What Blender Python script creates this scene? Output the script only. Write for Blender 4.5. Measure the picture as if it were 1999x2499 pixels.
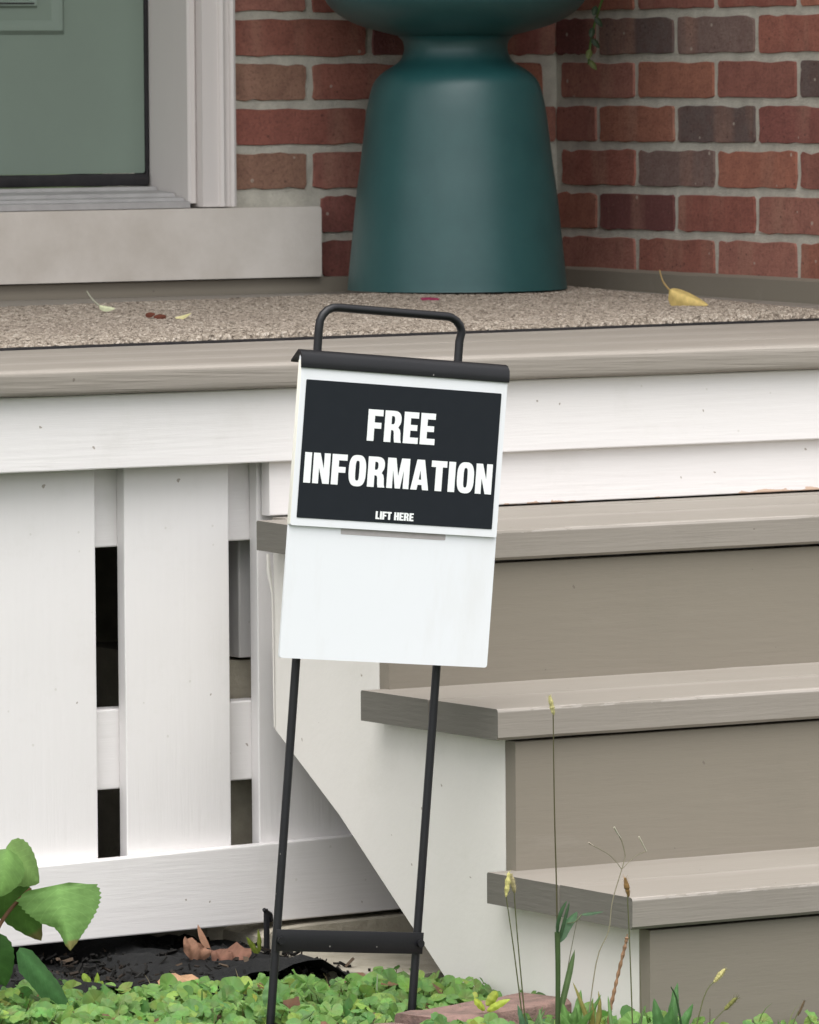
import bpy, bmesh, math, random
from mathutils import Vector, Matrix, Euler
R = math.radians
rnd = random.Random(7)

# ------------------------------------------------------------------ clear
for o in list(bpy.data.objects):
    bpy.data.objects.remove(o)
scene = bpy.context.scene
COL = scene.collection

# ------------------------------------------------------------------ camera
cam_d = bpy.data.cameras.new('camera'); cam = bpy.data.objects.new('camera', cam_d); COL.objects.link(cam)
cam_d.sensor_fit = 'HORIZONTAL'; cam_d.sensor_width = 36.0; cam_d.lens = 295.8
cam_d.clip_start = 0.1; cam_d.clip_end = 1000
cF = Vector((0.52644764, 0.84772198, -0.06496399)); cR = Vector((0.84926171, -0.52792783, -0.00683767)); cU = Vector((0.04009274, 0.05157175, 0.99786418))
m = Matrix((cR, cU, -cF)).transposed().to_4x4(); m.translation = Vector((-3.25335, -7.10796, 0.35264))
cam.matrix_world = m
cam_d.dof.use_dof = True; cam_d.dof.focus_distance = 7.75; cam_d.dof.aperture_fstop = 40
scene.camera = cam
scene.render.resolution_x = 819; scene.render.resolution_y = 1024

# ------------------------------------------------------------------ world, sun, exposure (overcast day)
SUN_EL, SUN_AZ = 70, -40          # degrees; azimuth measured from -Y (in front of the porch) toward +X
w = bpy.data.worlds.new('World'); scene.world = w; w.use_nodes = True
wn = w.node_tree.nodes; wl = w.node_tree.links
for n in list(wn): wn.remove(n)
wo = wn.new('ShaderNodeOutputWorld'); bg = wn.new('ShaderNodeBackground'); sky = wn.new('ShaderNodeTexSky'); hs = wn.new('ShaderNodeHueSaturation')
sky.sky_type = 'NISHITA'; sky.sun_disc = False
sky.sun_elevation = R(SUN_EL); sky.sun_rotation = R(180 - SUN_AZ)
sky.air_density = 1.0; sky.dust_density = 3.0; sky.ozone_density = 1.0
hs.inputs['Saturation'].default_value = 0.12
bg.inputs['Strength'].default_value = 0.15
wl.new(sky.outputs[0], hs.inputs['Color']); wl.new(hs.outputs[0], bg.inputs[0]); wl.new(bg.outputs[0], wo.inputs[0])
sd = bpy.data.lights.new('sun', 'SUN'); so = bpy.data.objects.new('sun', sd); COL.objects.link(so)
sd.energy = 1.5; sd.angle = R(75); sd.color = (1.0, 0.97, 0.93)
sdir = Vector((math.sin(R(SUN_AZ)) * math.cos(R(SUN_EL)), -math.cos(R(SUN_AZ)) * math.cos(R(SUN_EL)), math.sin(R(SUN_EL))))
so.rotation_euler = sdir.to_track_quat('Z', 'Y').to_euler(); so.location = sdir * 30
scene.view_settings.view_transform = 'Standard'; scene.view_settings.look = 'None'
scene.view_settings.gamma = 1; scene.view_settings.use_curve_mapping = False
scene.view_settings.exposure = 1.0
scene.render.engine = 'CYCLES'

# ------------------------------------------------------------------ materials
class NT:
    def __init__(s, name):
        s.m = bpy.data.materials.new(name); s.m.use_nodes = True
        s.n = s.m.node_tree.nodes; s.l = s.m.node_tree.links
        s.b = s.n['Principled BSDF']
    def new(s, t, **k):
        x = s.n.new(t)
        for a, v in k.items(): setattr(x, a, v)
        return x
    def link(s, a, b): s.l.new(a, b)
    def coord(s, scale=(1, 1, 1), kind='Object', loc=(0, 0, 0)):
        t = s.new('ShaderNodeTexCoord'); mp = s.new('ShaderNodeMapping')
        mp.inputs['Scale'].default_value = scale; mp.inputs['Location'].default_value = loc
        s.link(t.outputs[kind], mp.inputs[0]); return mp.outputs[0]
    def noise(s, vec, scale, detail=4, rough=.55):
        x = s.new('ShaderNodeTexNoise'); x.inputs['Scale'].default_value = scale
        x.inputs['Detail'].default_value = detail; x.inputs['Roughness'].default_value = rough
        s.link(vec, x.inputs['Vector']); return x.outputs['Fac']
    def vor(s, vec, scale, feature='F1'):
        x = s.new('ShaderNodeTexVoronoi', feature=feature); x.inputs['Scale'].default_value = scale
        s.link(vec, x.inputs['Vector']); return x
    def ramp(s, fac, stops):
        x = s.new('ShaderNodeValToRGB'); e = x.color_ramp.elements
        while len(e) < len(stops): e.new(.5)
        for i, (p, c) in enumerate(stops):
            e[i].position = p; e[i].color = (*c, 1) if len(c) == 3 else c
        s.link(fac, x.inputs[0]); return x.outputs[0]
    def mix(s, fac, a, b, mode='MIX'):
        x = s.new('ShaderNodeMix', data_type='RGBA', blend_type=mode)
        for i, v in ((0, fac), (6, a), (7, b)):
            if isinstance(v, (int, float)): x.inputs[i].default_value = v
            elif isinstance(v, tuple): x.inputs[i].default_value = (*v, 1)
            else: s.link(v, x.inputs[i])
        return x.outputs[2]
    def math(s, op, a, b=0.0, clamp=False):
        x = s.new('ShaderNodeMath', operation=op, use_clamp=clamp)
        for i, v in ((0, a), (1, b)):
            if isinstance(v, (int, float)): x.inputs[i].default_value = v
            else: s.link(v, x.inputs[i])
        return x.outputs[0]
    def bump(s, h, strength=.2, dist=.002):
        x = s.new('ShaderNodeBump'); x.inputs['Strength'].default_value = strength; x.inputs['Distance'].default_value = dist
        s.link(h, x.inputs['Height']); s.link(x.outputs[0], s.b.inputs['Normal'])
    def col(s, c):
        if isinstance(c, tuple): s.b.inputs['Base Color'].default_value = (*c, 1)
        else: s.link(c, s.b.inputs['Base Color'])
    def rough(s, v, spec=.4):
        s.b.inputs['Roughness'].default_value = v; s.b.inputs['Specular IOR Level'].default_value = spec
    def specks(s, vec, scale, size, keep):
        v = s.vor(vec, scale)
        a = s.math('LESS_THAN', v.outputs['Distance'], size)
        sep = s.new('ShaderNodeSeparateColor'); s.link(v.outputs['Color'], sep.inputs[0])
        return s.math('MULTIPLY', a, s.math('LESS_THAN', sep.outputs[0], keep))

def paint(name, col, dark, grain=(1, 1, 1), rough=.5, speck=(.25, .2, .15), sk=.3, gstr=.15, streak=None, wear=None, sksize=.05, grime=None, edge=None, scuff=None):
    t = NT(name); v = t.coord((1, 1, 1)); vg = t.coord(grain); GM = .16 if col[0] > .5 else .3
    c = t.mix(t.math('MULTIPLY', t.ramp(t.noise(v, 4, 5, .55), [(.3, (0, 0, 0)), (.8, (1, 1, 1))]), .7), col, dark)
    g = t.noise(vg, 60, 6, .65); g2 = t.noise(vg, 230, 4, .6)
    c = t.mix(t.math('MULTIPLY', t.ramp(g, [(.45, (0, 0, 0)), (.75, (1, 1, 1))]), .28), c, dark)
    if streak:
        c = t.mix(t.math('MULTIPLY', t.ramp(t.noise(vg, 14, 4, .6), [(.52, (0, 0, 0)), (.66, (1, 1, 1))]), .6), c, streak)
    if scuff:
        c = t.mix(t.math('MULTIPLY', t.ramp(t.noise(t.coord((.25, 1, 1)), 17, 7, .72), [(.60, (0, 0, 0)), (.70, (1, 1, 1))]), .6), c, scuff)
    if grime:
        c = t.mix(t.math('MULTIPLY', t.ramp(t.noise(v, 9, 8, .72), [(.54, (0, 0, 0)), (.74, (1, 1, 1))]), GM), c, grime)
        c = t.mix(t.math('MULTIPLY', t.specks(v, 60, .10, .10), .35), c, grime)
    if edge:                                   # paint rubbed thin along the front top edge
        sx = t.new('ShaderNodeSeparateXYZ'); t.link(v, sx.inputs[0])
        n_ = t.math('MULTIPLY', t.math('SUBTRACT', t.noise(t.coord((.22, 1, 1)), 24, 6, .7), .46), .05)
        m1 = t.math('LESS_THAN', sx.outputs[1], t.math('ADD', n_, edge[0])); m2 = t.math('GREATER_THAN', sx.outputs[2], edge[1])
        c = t.mix(t.math('MULTIPLY', t.math('MULTIPLY', m1, m2), .42), c, edge[2])
    if wear:
        sx = t.new('ShaderNodeSeparateXYZ'); t.link(v, sx.inputs[0])
        lim = t.math('MULTIPLY', t.math('SUBTRACT', t.noise(t.coord((.35, 1, 1)), 22, 5, .65), .5), .045)
        c = t.mix(t.math('LESS_THAN', sx.outputs[2], lim), c, wear)
    if sk:
        wv = t.new('ShaderNodeVectorMath', operation='ADD')
        nz = t.new('ShaderNodeTexNoise'); nz.inputs['Scale'].default_value = 130; t.link(v, nz.inputs['Vector'])
        sc = t.new('ShaderNodeVectorMath', operation='SCALE'); sc.inputs[3].default_value = .008
        t.link(nz.outputs['Color'], sc.inputs[0]); t.link(v, wv.inputs[0]); t.link(sc.outputs[0], wv.inputs[1])
        c = t.mix(t.math('MULTIPLY', t.specks(wv.outputs[0], 26, sksize, sk), .7), c, speck)
    t.col(c); t.rough(rough, .3)
    t.bump(t.math('ADD', t.math('ADD', g, t.math('MULTIPLY', g2, .4)), t.math('MULTIPLY', t.noise(v, 12, 3), .3)), gstr, .002)
    return t.m

M = {}
M['white_h'] = paint('white_paint_horizontal', (.775, .75, .745), (.735, .71, .70), (.06, 1, 1), sk=.7, gstr=.3, grime=(.50, .48, .42))
M['white_v'] = paint('white_paint_vertical', (.775, .75, .745), (.735, .712, .702), (1, 1, .06), sk=.7, gstr=.3, grime=(.50, .48, .42))
M['white_s'] = paint('white_paint_stringer', (.755, .73, .69), (.695, .67, .625), (1, .3, .3), gstr=.35, sk=.6, grime=(.48, .46, .38))
M['white_w'] = paint('white_paint_peeling', (.775, .748, .74), (.73, .70, .69), (.06, 1, 1), sk=.6, gstr=.3, grime=(.50, .48, .42), wear=(.60, .44, .34))
M['trim'] = paint('door_trim_paint', (.66, .62, .60), (.62, .58, .56), (1, 1, .05), sk=0, gstr=.05)
TA = dict(grain=(.05, 1, 1), rough=.62, speck=(.12, .1, .08), sk=.25, gstr=.4, streak=(.325, .292, .262), grime=(.20, .18, .15))
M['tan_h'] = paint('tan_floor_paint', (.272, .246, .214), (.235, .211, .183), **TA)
M['tan_tread'] = paint('tan_tread_paint', (.272, .246, .214), (.235, .211, .183), edge=(-.0715, .0325, (.42, .38, .35)), **TA)
M['tan_nose'] = paint('tan_nosing_paint', (.272, .246, .214), (.235, .211, .183), edge=(-.064, .0285, (.38, .345, .31)), **TA)
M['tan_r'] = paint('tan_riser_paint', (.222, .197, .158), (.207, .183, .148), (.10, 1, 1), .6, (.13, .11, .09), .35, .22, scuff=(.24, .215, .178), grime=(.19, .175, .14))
M['tan_end'] = paint('weathered_end_grain', (.16, .15, .13), (.11, .105, .09), (1, .12, 1), .75, (.08, .07, .06), .2, .5)

def m_brick():
    t = NT('red_brick'); oi = t.new('ShaderNodeObjectInfo')
    tc = t.new('ShaderNodeTexCoord'); off = t.new('ShaderNodeVectorMath', operation='SCALE'); off.inputs[3].default_value = 7.0
    cx = t.new('ShaderNodeCombineXYZ'); t.link(oi.outputs['Random'], cx.inputs[0]); t.link(oi.outputs['Random'], cx.inputs[2]); t.link(cx.outputs[0], off.inputs[0])
    ad = t.new('ShaderNodeVectorMath', operation='ADD'); t.link(tc.outputs['Object'], ad.inputs[0]); t.link(off.outputs[0], ad.inputs[1]); v = ad.outputs[0]
    mp = t.new('ShaderNodeMapping'); mp.inputs['Scale'].default_value = (1, 1, .12); t.link(v, mp.inputs[0])
    c = oi.outputs['Color']
    n1 = t.noise(mp.outputs[0], 16, 3, .5)
    c = t.mix(t.math('MULTIPLY', t.ramp(n1, [(.52, (0, 0, 0)), (.66, (1, 1, 1))]), .5), c, (.42, .235, .175))
    c = t.mix(t.math('MULTIPLY', t.ramp(t.noise(v, 34, 6, .7), [(.42, (0, 0, 0)), (.75, (1, 1, 1))]), .5), c, (.11, .048, .042))
    c = t.mix(t.math('MULTIPLY', t.specks(v, 95, .2, .12), .5), c, (.05, .03, .03))
    c = t.mix(t.math('MULTIPLY', t.ramp(t.noise(v, 19, 7, .75), [(.66, (0, 0, 0)), (.74, (1, 1, 1))]), .55), c, (.42, .36, .30))
    gr = t.noise(v, 190, 5, .72)
    c = t.mix(t.math('MULTIPLY', t.ramp(t.noise(v, 48, 8, .8), [(.58, (0, 0, 0)), (.66, (1, 1, 1))]), .6), c, (.16, .07, .058))
    c = t.mix(t.math('MULTIPLY', t.specks(v, 55, .16, .14), .55), c, (.60, .54, .46))
    c = t.mix(t.math('MULTIPLY', t.ramp(gr, [(.35, (1, 1, 1)), (.5, (0, 0, 0))]), .45), c, (.09, .05, .042))
    c = t.mix(t.math('MULTIPLY', t.ramp(gr, [(.58, (0, 0, 0)), (.7, (1, 1, 1))]), .35), c, (.42, .24, .18))
    t.col(c); t.rough(.95, .15)
    t.bump(t.math('ADD', t.noise(v, 140, 6, .7), gr), .8, .003)
    return t.m
M['brick'] = m_brick()
def simple(name, c1, c2, scale=20, rough=.8, bump=.3, bscale=120, bdist=.003, spec=.3):
    t = NT(name); v = t.coord()
    t.col(t.mix(t.ramp(t.noise(v, scale, 6, .65), [(.35, (0, 0, 0)), (.68, (1, 1, 1))]), c1, c2)); t.rough(rough, spec)
    t.bump(t.noise(v, bscale, 6, .65), bump, bdist); return t.m
M['mortar'] = simple('lime_mortar', (.68, .65, .565), (.51, .485, .42), 38, .95, 1.0, 260, .005)
M['stone'] = simple('limestone', (.64, .595, .55), (.54, .495, .445), 9, .85, .25, 200, .002)
M['concrete'] = simple('concrete', (.46, .42, .34), (.33, .30, .235), 18, .95, .6, 110, .004)
M['soil'] = simple('dark_soil', (.030, .024, .018), (.012, .011, .010), 40, 1, 1, 90, .02)
M['fabric'] = simple('black_landscape_fabric', (.006, .0065, .007), (.012, .012, .012), 30, .85, .6, 300, .003)
M['edging'] = simple('old_paver_brick', (.27, .17, .145), (.15, .105, .09), 40, .95, .8, 160, .004)
M['sage'] = simple('sage_door_paint', (.20, .255, .212), (.19, .24, .202), 6, .5, .06, 160, .001)
M['rubber'] = simple('black_rubber', (.016, .015, .017), (.026, .024, .026), 40, .6, .2)
M['alu'] = simple('weathered_aluminium', (.42, .41, .41), (.34, .33, .33), 25, .45, .15)
M['teal'] = None
t = NT('teal_resin'); v = t.coord(); t.col(t.mix(t.ramp(t.noise(v, 16, 8, .7), [(.4, (0, 0, 0)), (.7, (1, 1, 1))]), (.009, .070, .073), (.014, .084, .086)))
t.rough(.46, .6); t.b.inputs['Coat Weight'].default_value = .3; t.b.inputs['Coat Roughness'].default_value = .45; t.bump(t.noise(v, 320, 3), .1, .001); M['teal'] = t.m
t = NT('sign_white_plastic'); v = t.coord()
t.col(t.mix(t.math('MULTIPLY', t.specks(v, 24, .035, .4), .6), t.mix(t.math('MULTIPLY', t.ramp(t.noise(t.coord((1, 1, .25)), 14, 8, .7), [(.5, (0, 0, 0)), (.72, (1, 1, 1))]), .5), (.775, .79, .82), (.70, .70, .70)), (.35, .32, .3))); t.rough(.4, .4); t.bump(t.noise(v, 6, 3), .15, .004); M['sign_white'] = t.m
t = NT('sign_cream_edge'); t.col((.80, .78, .70)); t.rough(.5); M['sign_edge'] = t.m
t = NT('sign_black_print'); v = t.coord()
t.col(t.mix(t.math('MULTIPLY', t.specks(v, 42, .05, .10), .7), t.mix(t.noise(v, 60, 3), (.0075, .0105, .015), (.011, .014, .019)), (.6, .6, .6))); t.rough(.6, .25); M['sign_black'] = t.m
t = NT('black_metal'); v = t.coord()
t.col(t.mix(t.math('MULTIPLY', t.specks(v, 110, .11, .10), .5), t.mix(t.noise(v, 30, 4), (.006, .006, .008), (.011, .011, .013)), (.4, .38, .36))); t.rough(.42, .4)
t.bump(t.noise(v, 260, 3), .1, .001); M['black_metal'] = t.m
t = NT('lettering_white'); t.col((.86, .88, .88)); t.rough(.45); M['letter'] = t.m

def m_mat():
    t = NT('coarse_beige_matting'); v = t.coord()
    vo = t.vor(v, 250); sep = t.new('ShaderNodeSeparateColor'); t.link(vo.outputs['Color'], sep.inputs[0])
    c = t.ramp(sep.outputs[0], [(0, (.11, .088, .07)), (.14, (.24, .202, .163)), (.6, (.34, .29, .238)), (1, (.50, .44, .375))])
    c = t.mix(t.math('MULTIPLY', t.ramp(t.noise(v, 3.5, 3), [(.4, (0, 0, 0)), (.7, (1, 1, 1))]), .3), c, (.22, .18, .15))
    t.col(c); t.rough(1, .1); t.bump(vo.outputs['Distance'], .8, .004); return t.m
M['matting'] = m_mat()

def m_leaf(name, trans=.35, rough=.5):
    t = NT(name); a = t.new('ShaderNodeVertexColor'); a.layer_name = 'Col'; v = t.coord()
    c = t.mix(t.math('MULTIPLY', t.ramp(t.noise(v, 90, 4, .6), [(.35, (0, 0, 0)), (.7, (1, 1, 1))]), .4), a.outputs[0], t.mix(1.0, a.outputs[0], (.55, .6, .5), 'MULTIPLY'))
    at = t.new('ShaderNodeAttribute'); at.attribute_name = 'vein'; sx = t.new('ShaderNodeSeparateXYZ'); t.link(at.outputs['Vector'], sx.inputs[0])
    ph = t.math('ADD', t.math('MULTIPLY', t.math('SUBTRACT', sx.outputs[0], t.math('MULTIPLY', t.math('ABSOLUTE', sx.outputs[1]), .3)), 8.0), .5)
    vn = t.math('LESS_THAN', t.math('ABSOLUTE', t.math('SUBTRACT', t.math('FRACT', ph), .02)), .055)
    c = t.mix(t.math('MULTIPLY', vn, .4), c, t.mix(1.0, c, (1.5, 1.35, 1.5), 'MULTIPLY'))
    t.col(c); t.rough(rough, .35)
    tr = t.new('ShaderNodeBsdfTranslucent'); t.link(c, tr.inputs[0])
    mx = t.new('ShaderNodeMixShader'); mx.inputs[0].default_value = trans
    t.link(t.b.outputs[0], mx.inputs[1]); t.link(tr.outputs[0], mx.inputs[2]); t.link(mx.outputs[0], t.n['Material Output'].inputs[0])
    t.bump(t.noise(v, 150, 3), .25, .002); return t.m
M['leaf'] = m_leaf('green_leaf', .42); M['dry'] = m_leaf('dry_leaf', .15, .9)
t = NT('lawn'); v = t.coord()
t.col(t.mix(t.noise(v, 3, 6), (.045, .075, .02), (.075, .11, .03))); t.rough(.9, .2); t.bump(t.noise(v, 60, 6), 1, .03); M['lawn'] = t.m
# brick pattern only for the far wall areas outside the view
t = NT('distant_brickwork'); tc = t.new('ShaderNodeTexCoord'); br = t.new('ShaderNodeTexBrick')
mp = t.new('ShaderNodeMapping'); mp.inputs['Rotation'].default_value = (R(90), 0, 0); t.link(tc.outputs['Object'], mp.inputs[0]); t.link(mp.outputs[0], br.inputs[0])
br.inputs['Color1'].default_value = (.26, .085, .065, 1); br.inputs['Color2'].default_value = (.19, .065, .055, 1); br.inputs['Mortar'].default_value = (.46, .43, .36, 1)
br.inputs['Scale'].default_value = 1; br.inputs['Brick Width'].default_value = .2127; br.inputs['Row Height'].default_value = .0667; br.inputs['Mortar Size'].default_value = .006
t.link(br.outputs[0], t.b.inputs['Base Color']); t.rough(.9, .2); M['far_brick'] = t.m

# ------------------------------------------------------------------ mesh helpers
def mesh(name, verts, faces, mat, smooth=40, cols=None):
    me = bpy.data.meshes.new(name); me.from_pydata([tuple(v) for v in verts], [], faces)
    bm = bmesh.new(); bm.from_mesh(me); bmesh.ops.recalc_face_normals(bm, faces=bm.faces); bm.to_mesh(me); bm.free()
    if mat: me.materials.append(mat)
    if cols:
        at = me.color_attributes.new('Col', 'FLOAT_COLOR', 'POINT')
        for i, c in enumerate(cols): at.data[i].color = (*c, 1)
    if smooth:
        for p in me.polygons: p.use_smooth = True
        me.set_sharp_from_angle(angle=R(smooth))
    me.update(); return me
def wloc(o):
    v = Vector((0, 0, 0))
    while o: v = v + o.location; o = o.parent
    return v
def link(name, me, parent=None, loc=None):
    o = bpy.data.objects.new(name, me); COL.objects.link(o)
    if parent: o.parent = parent
    if loc is not None: o.location = loc
    return o
def tag(o, label, cat, group=None):
    o['label'] = label; o['category'] = cat; o['kind'] = 'thing'
    if group: o['group'] = group
    return o
def struct(o): o['kind'] = 'structure'; return o
def empty(name, loc, label, cat, group=None):
    e = bpy.data.objects.new(name, None); e.empty_display_size = .05; e.location = loc; COL.objects.link(e)
    return tag(e, label, cat, group)
def part(name, vf, mat, parent=None, origin=None, smooth=40, cols=None, local=False):
    """world-space verts/faces -> object; origin at the piece's own base centre, expressed relative to its parent"""
    verts, faces = vf[0], vf[1]; vs = [Vector(v) for v in verts]
    if origin is None:
        lo = [min(v[i] for v in vs) for i in range(3)]; hi = [max(v[i] for v in vs) for i in range(3)]
        origin = Vector(((lo[0] + hi[0]) / 2, (lo[1] + hi[1]) / 2, lo[2]))
    origin = Vector(origin)
    me = mesh(name, [v - origin for v in vs], faces, mat, smooth, cols)
    pl = Vector((0, 0, 0)) if (local or not parent) else wloc(parent)
    return link(name, me, parent, origin - pl)
def join(*vfs):
    V, F = [], []
    for v, f in vfs:
        k = len(V); V += [Vector(x) for x in v]; F += [[i + k for i in q] for q in f]
    return V, F
def rrect(a0, a1, b0, b1, r, n=2):
    """rounded rectangle outline"""
    out = []
    for cx, cy, s in ((a1 - r, b1 - r, 0), (a0 + r, b1 - r, 90), (a0 + r, b0 + r, 180), (a1 - r, b0 + r, 270)):
        for i in range(n + 1):
            an = R(s + 90 * i / n); out.append((cx + r * math.cos(an), cy + r * math.sin(an)))
    return out
def sweep(prof, axis, s0, s1, n=1, jit=0, seed=0):
    """profile (2D) swept along an axis; jit gives slightly uneven edges. axis x: prof=(y,z); y: (x,z); z: (x,y)"""
    rg = random.Random(seed); V = []; F = []; k = len(prof)
    for i in range(n + 1):
        s = s0 + (s1 - s0) * i / n
        dj = (rg.gauss(0, jit), rg.gauss(0, jit))
        for a, b in prof:
            a2 = a + dj[0] * .3 + rg.gauss(0, jit) * .5; b2 = b + dj[1] * .3 + rg.gauss(0, jit) * .5
            V.append({'x': (s, a2, b2), 'y': (a2, s, b2), 'z': (a2, b2, s)}[axis])
    for i in range(n):
        for j in range(k):
            F.append((i * k + j, i * k + (j + 1) % k, (i + 1) * k + (j + 1) % k, (i + 1) * k + j))
    F.append(tuple(range(k))[::-1]); F.append(tuple(n * k + j for j in range(k)))
    return V, F
_bs = [0]
def board(name, x, y, z, axis, mat, parent, r=.002, jit=.0001, step=.08, origin=None):
    _bs[0] += 1
    D = {'x': x, 'y': y, 'z': z}; A = [k for k in 'xyz' if k != axis]
    pr = rrect(D[A[0]][0], D[A[0]][1], D[A[1]][0], D[A[1]][1], r)
    n = max(1, int(abs(D[axis][1] - D[axis][0]) / step)) if jit else 1
    return part(name, sweep(pr, axis, D[axis][0], D[axis][1], n, jit, _bs[0]), mat, parent, smooth=0)
def prism(poly, axis, s0, s1):
    k = len(poly)
    P = lambda a, b, s: {'x': (s, a, b), 'y': (a, s, b), 'z': (a, b, s)}[axis]
    V = [P(a, b, s0) for a, b in poly] + [P(a, b, s1) for a, b in poly]
    F = [tuple(range(k))[::-1], tuple(range(k, 2 * k))] + [(i, (i + 1) % k, (i + 1) % k + k, i + k) for i in range(k)]
    return V, F
def tube(pts, rad, seg=8, cap=True):
    pts = [Vector(p) for p in pts]; n = len(pts); V = []; F = []
    rr = rad if isinstance(rad, (list, tuple)) else [rad] * n
    up = None
    for i in range(n):
        d = (pts[min(i + 1, n - 1)] - pts[max(i - 1, 0)]).normalized()
        if up is None: up = Vector((0, 1, 0)) if abs(d.y) < .9 else Vector((1, 0, 0))
        a = d.cross(up).normalized(); b = a.cross(d).normalized(); up = b
        for j in range(seg):
            t_ = 2 * math.pi * j / seg; V.append(pts[i] + (a * math.cos(t_) + b * math.sin(t_)) * rr[i])
    for i in range(n - 1):
        for j in range(seg):
            F.append((i * seg + j, i * seg + (j + 1) % seg, (i + 1) * seg + (j + 1) % seg, (i + 1) * seg + j))
    if cap: F.append(tuple(range(seg))[::-1]); F.append(tuple((n - 1) * seg + j for j in range(seg)))
    return V, F
def lathe(prof, c, seg=64, close=False):
    V = []; F = []; n = len(prof)
    for r_, z in prof:
        for j in range(seg):
            a = 2 * math.pi * j / seg; V.append((c[0] + r_ * math.cos(a), c[1] + r_ * math.sin(a), z))
    for i in range(n - 1):
        for j in range(seg):
            F.append((i * seg + j, i * seg + (j + 1) % seg, (i + 1) * seg + (j + 1) % seg, (i + 1) * seg + j))
    F.append(tuple(range(seg))[::-1])
    if close: F.append(tuple((n - 1) * seg + j for j in range(seg)))
    return V, F
def smoothline(pts, n=6):
    """Catmull-Rom through 2D/3D points"""
    P = [Vector(p) for p in pts]; out = []
    for i in range(len(P) - 1):
        p0 = P[max(i - 1, 0)]; p1 = P[i]; p2 = P[i + 1]; p3 = P[min(i + 2, len(P) - 1)]
        for k in range(n):
            t_ = k / n
            out.append(.5 * ((2 * p1) + (p2 - p0) * t_ + (2 * p0 - 5 * p1 + 4 * p2 - p3) * t_ * t_ + (3 * p1 - p0 - 3 * p2 + p3) * t_ ** 3))
    out.append(P[-1]); return out

# ------------------------------------------------------------------ key dimensions (metres; porch nosing at y=0, deck top z=0)
PY, XC, SL = 1.6147, 2.4361, .0155        # door wall plane, right wall plane, deck fall
GZ = -.735                                 # ground
CS, BP = .0667, .2127                      # brick course, brick pitch
ZB = .0411                                 # first bed joint above the deck

# ------------------------------------------------------------------ ground
g = part('ground', ([(-60, -60, GZ - .012), (60, -60, GZ - .012), (60, 60, GZ - .012), (-60, 60, GZ - .012)], [(0, 1, 2, 3)]), M['lawn']); struct(g)
def soil_mesh():
    V = []; F = []; nx, ny = 90, 70; rg = random.Random(3)
    for j in range(ny + 1):
        for i in range(nx + 1):
            x = -.6 + 3.4 * i / nx; y = -1.9 + 3.2 * j / ny
            e = min(i, nx - i, j, ny - j) / 4
            V.append((x, y, GZ - .008 + (rg.uniform(-.006, .008) if e >= 1 else -.02)))
    for j in range(ny):
        for i in range(nx):
            a = j * (nx + 1) + i; F.append((a, a + 1, a + nx + 2, a + nx + 1))
    return V, F
struct(part('planting_bed', soil_mesh(), M['soil'], smooth=180))

# ------------------------------------------------------------------ brick walls
def brick_mesh(L, H, D, seed):
    rg = random.Random(seed); n = 9; out = []
    e = .0035
    out += [(e, 0)] + [(L * (i + 1) / n, 0) for i in range(n - 1)] + [(L - e, 0), (L, e), (L, H * .35), (L, H * .65), (L, H - e), (L - e, H)]
    out += [(L * (n - i - 1) / n, H) for i in range(n - 1)] + [(e, H), (0, H - e), (0, H * .65), (0, H * .35), (0, e)]
    V = []; k = len(out)
    pts = []; cx_, cz_ = L / 2, H / 2
    for a, b in out:
        ca = min(a, L - a); cb = min(b, H - b)
        a2 = a + rg.gauss(0, .0007); b2 = b + rg.gauss(0, .0009)
        if rg.random() < .10: a2 += (cx_ - a) * .012; b2 += (cz_ - b) * .09      # chipped spots
        pts.append((a2, b2))
    cxm, czm = L / 2, H / 2
    for a, b in pts: V.append((a + (cxm - a) * .010, 0, b + (czm - b) * .035))     # face
    for a, b in pts: V.append((a, .0028, b))
    for a, b in pts: V.append((a, D, b))
    F = [tuple(range(k))]
    for lv in (0, 1):
        for i in range(k): F.append((lv * k + i, lv * k + (i + 1) % k, (lv + 1) * k + (i + 1) % k, (lv + 1) * k + i))
    return mesh('brick', V, F, M['brick'], 0)
BL, BH = BP - .0120, CS - .0125
FULL = [brick_mesh(BL, BH, .09, 50 + i) for i in range(7)]
RED = [(.375, .155, .108), (.35, .138, .104), (.395, .168, .114), (.325, .136, .107), (.37, .165, .128), (.275, .106, .09), (.345, .13, .1)]
GREY = (.15, .114, .106); GREY2 = (.225, .158, .14); DARK = (.195, .078, .073); BROWN = (.33, .19, .135)
def lay(parent, start, rot, length, row, x0, x1, z0, colr, seed):
    """one brick from x0 to x1 along the wall"""
    L = x1 - x0
    me = FULL[seed % 7] if abs(L - BL) < .004 else brick_mesh(L, BH, .09, seed)
    o = bpy.data.objects.new('brick', me); COL.objects.link(o); o.parent = parent
    dx, dy = math.cos(rot), math.sin(rot)
    o.location = Vector((start[0] + dx * x0, start[1] + dy * x0, z0)) + Vector((-math.sin(rot), math.cos(rot), 0)) * -.0035 - wloc(parent)
    o.rotation_euler = (0, 0, rot); j = rnd.uniform(.9, 1.1)
    o.color = (colr[0] * j, colr[1] * j, colr[2] * j, 1)
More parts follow.
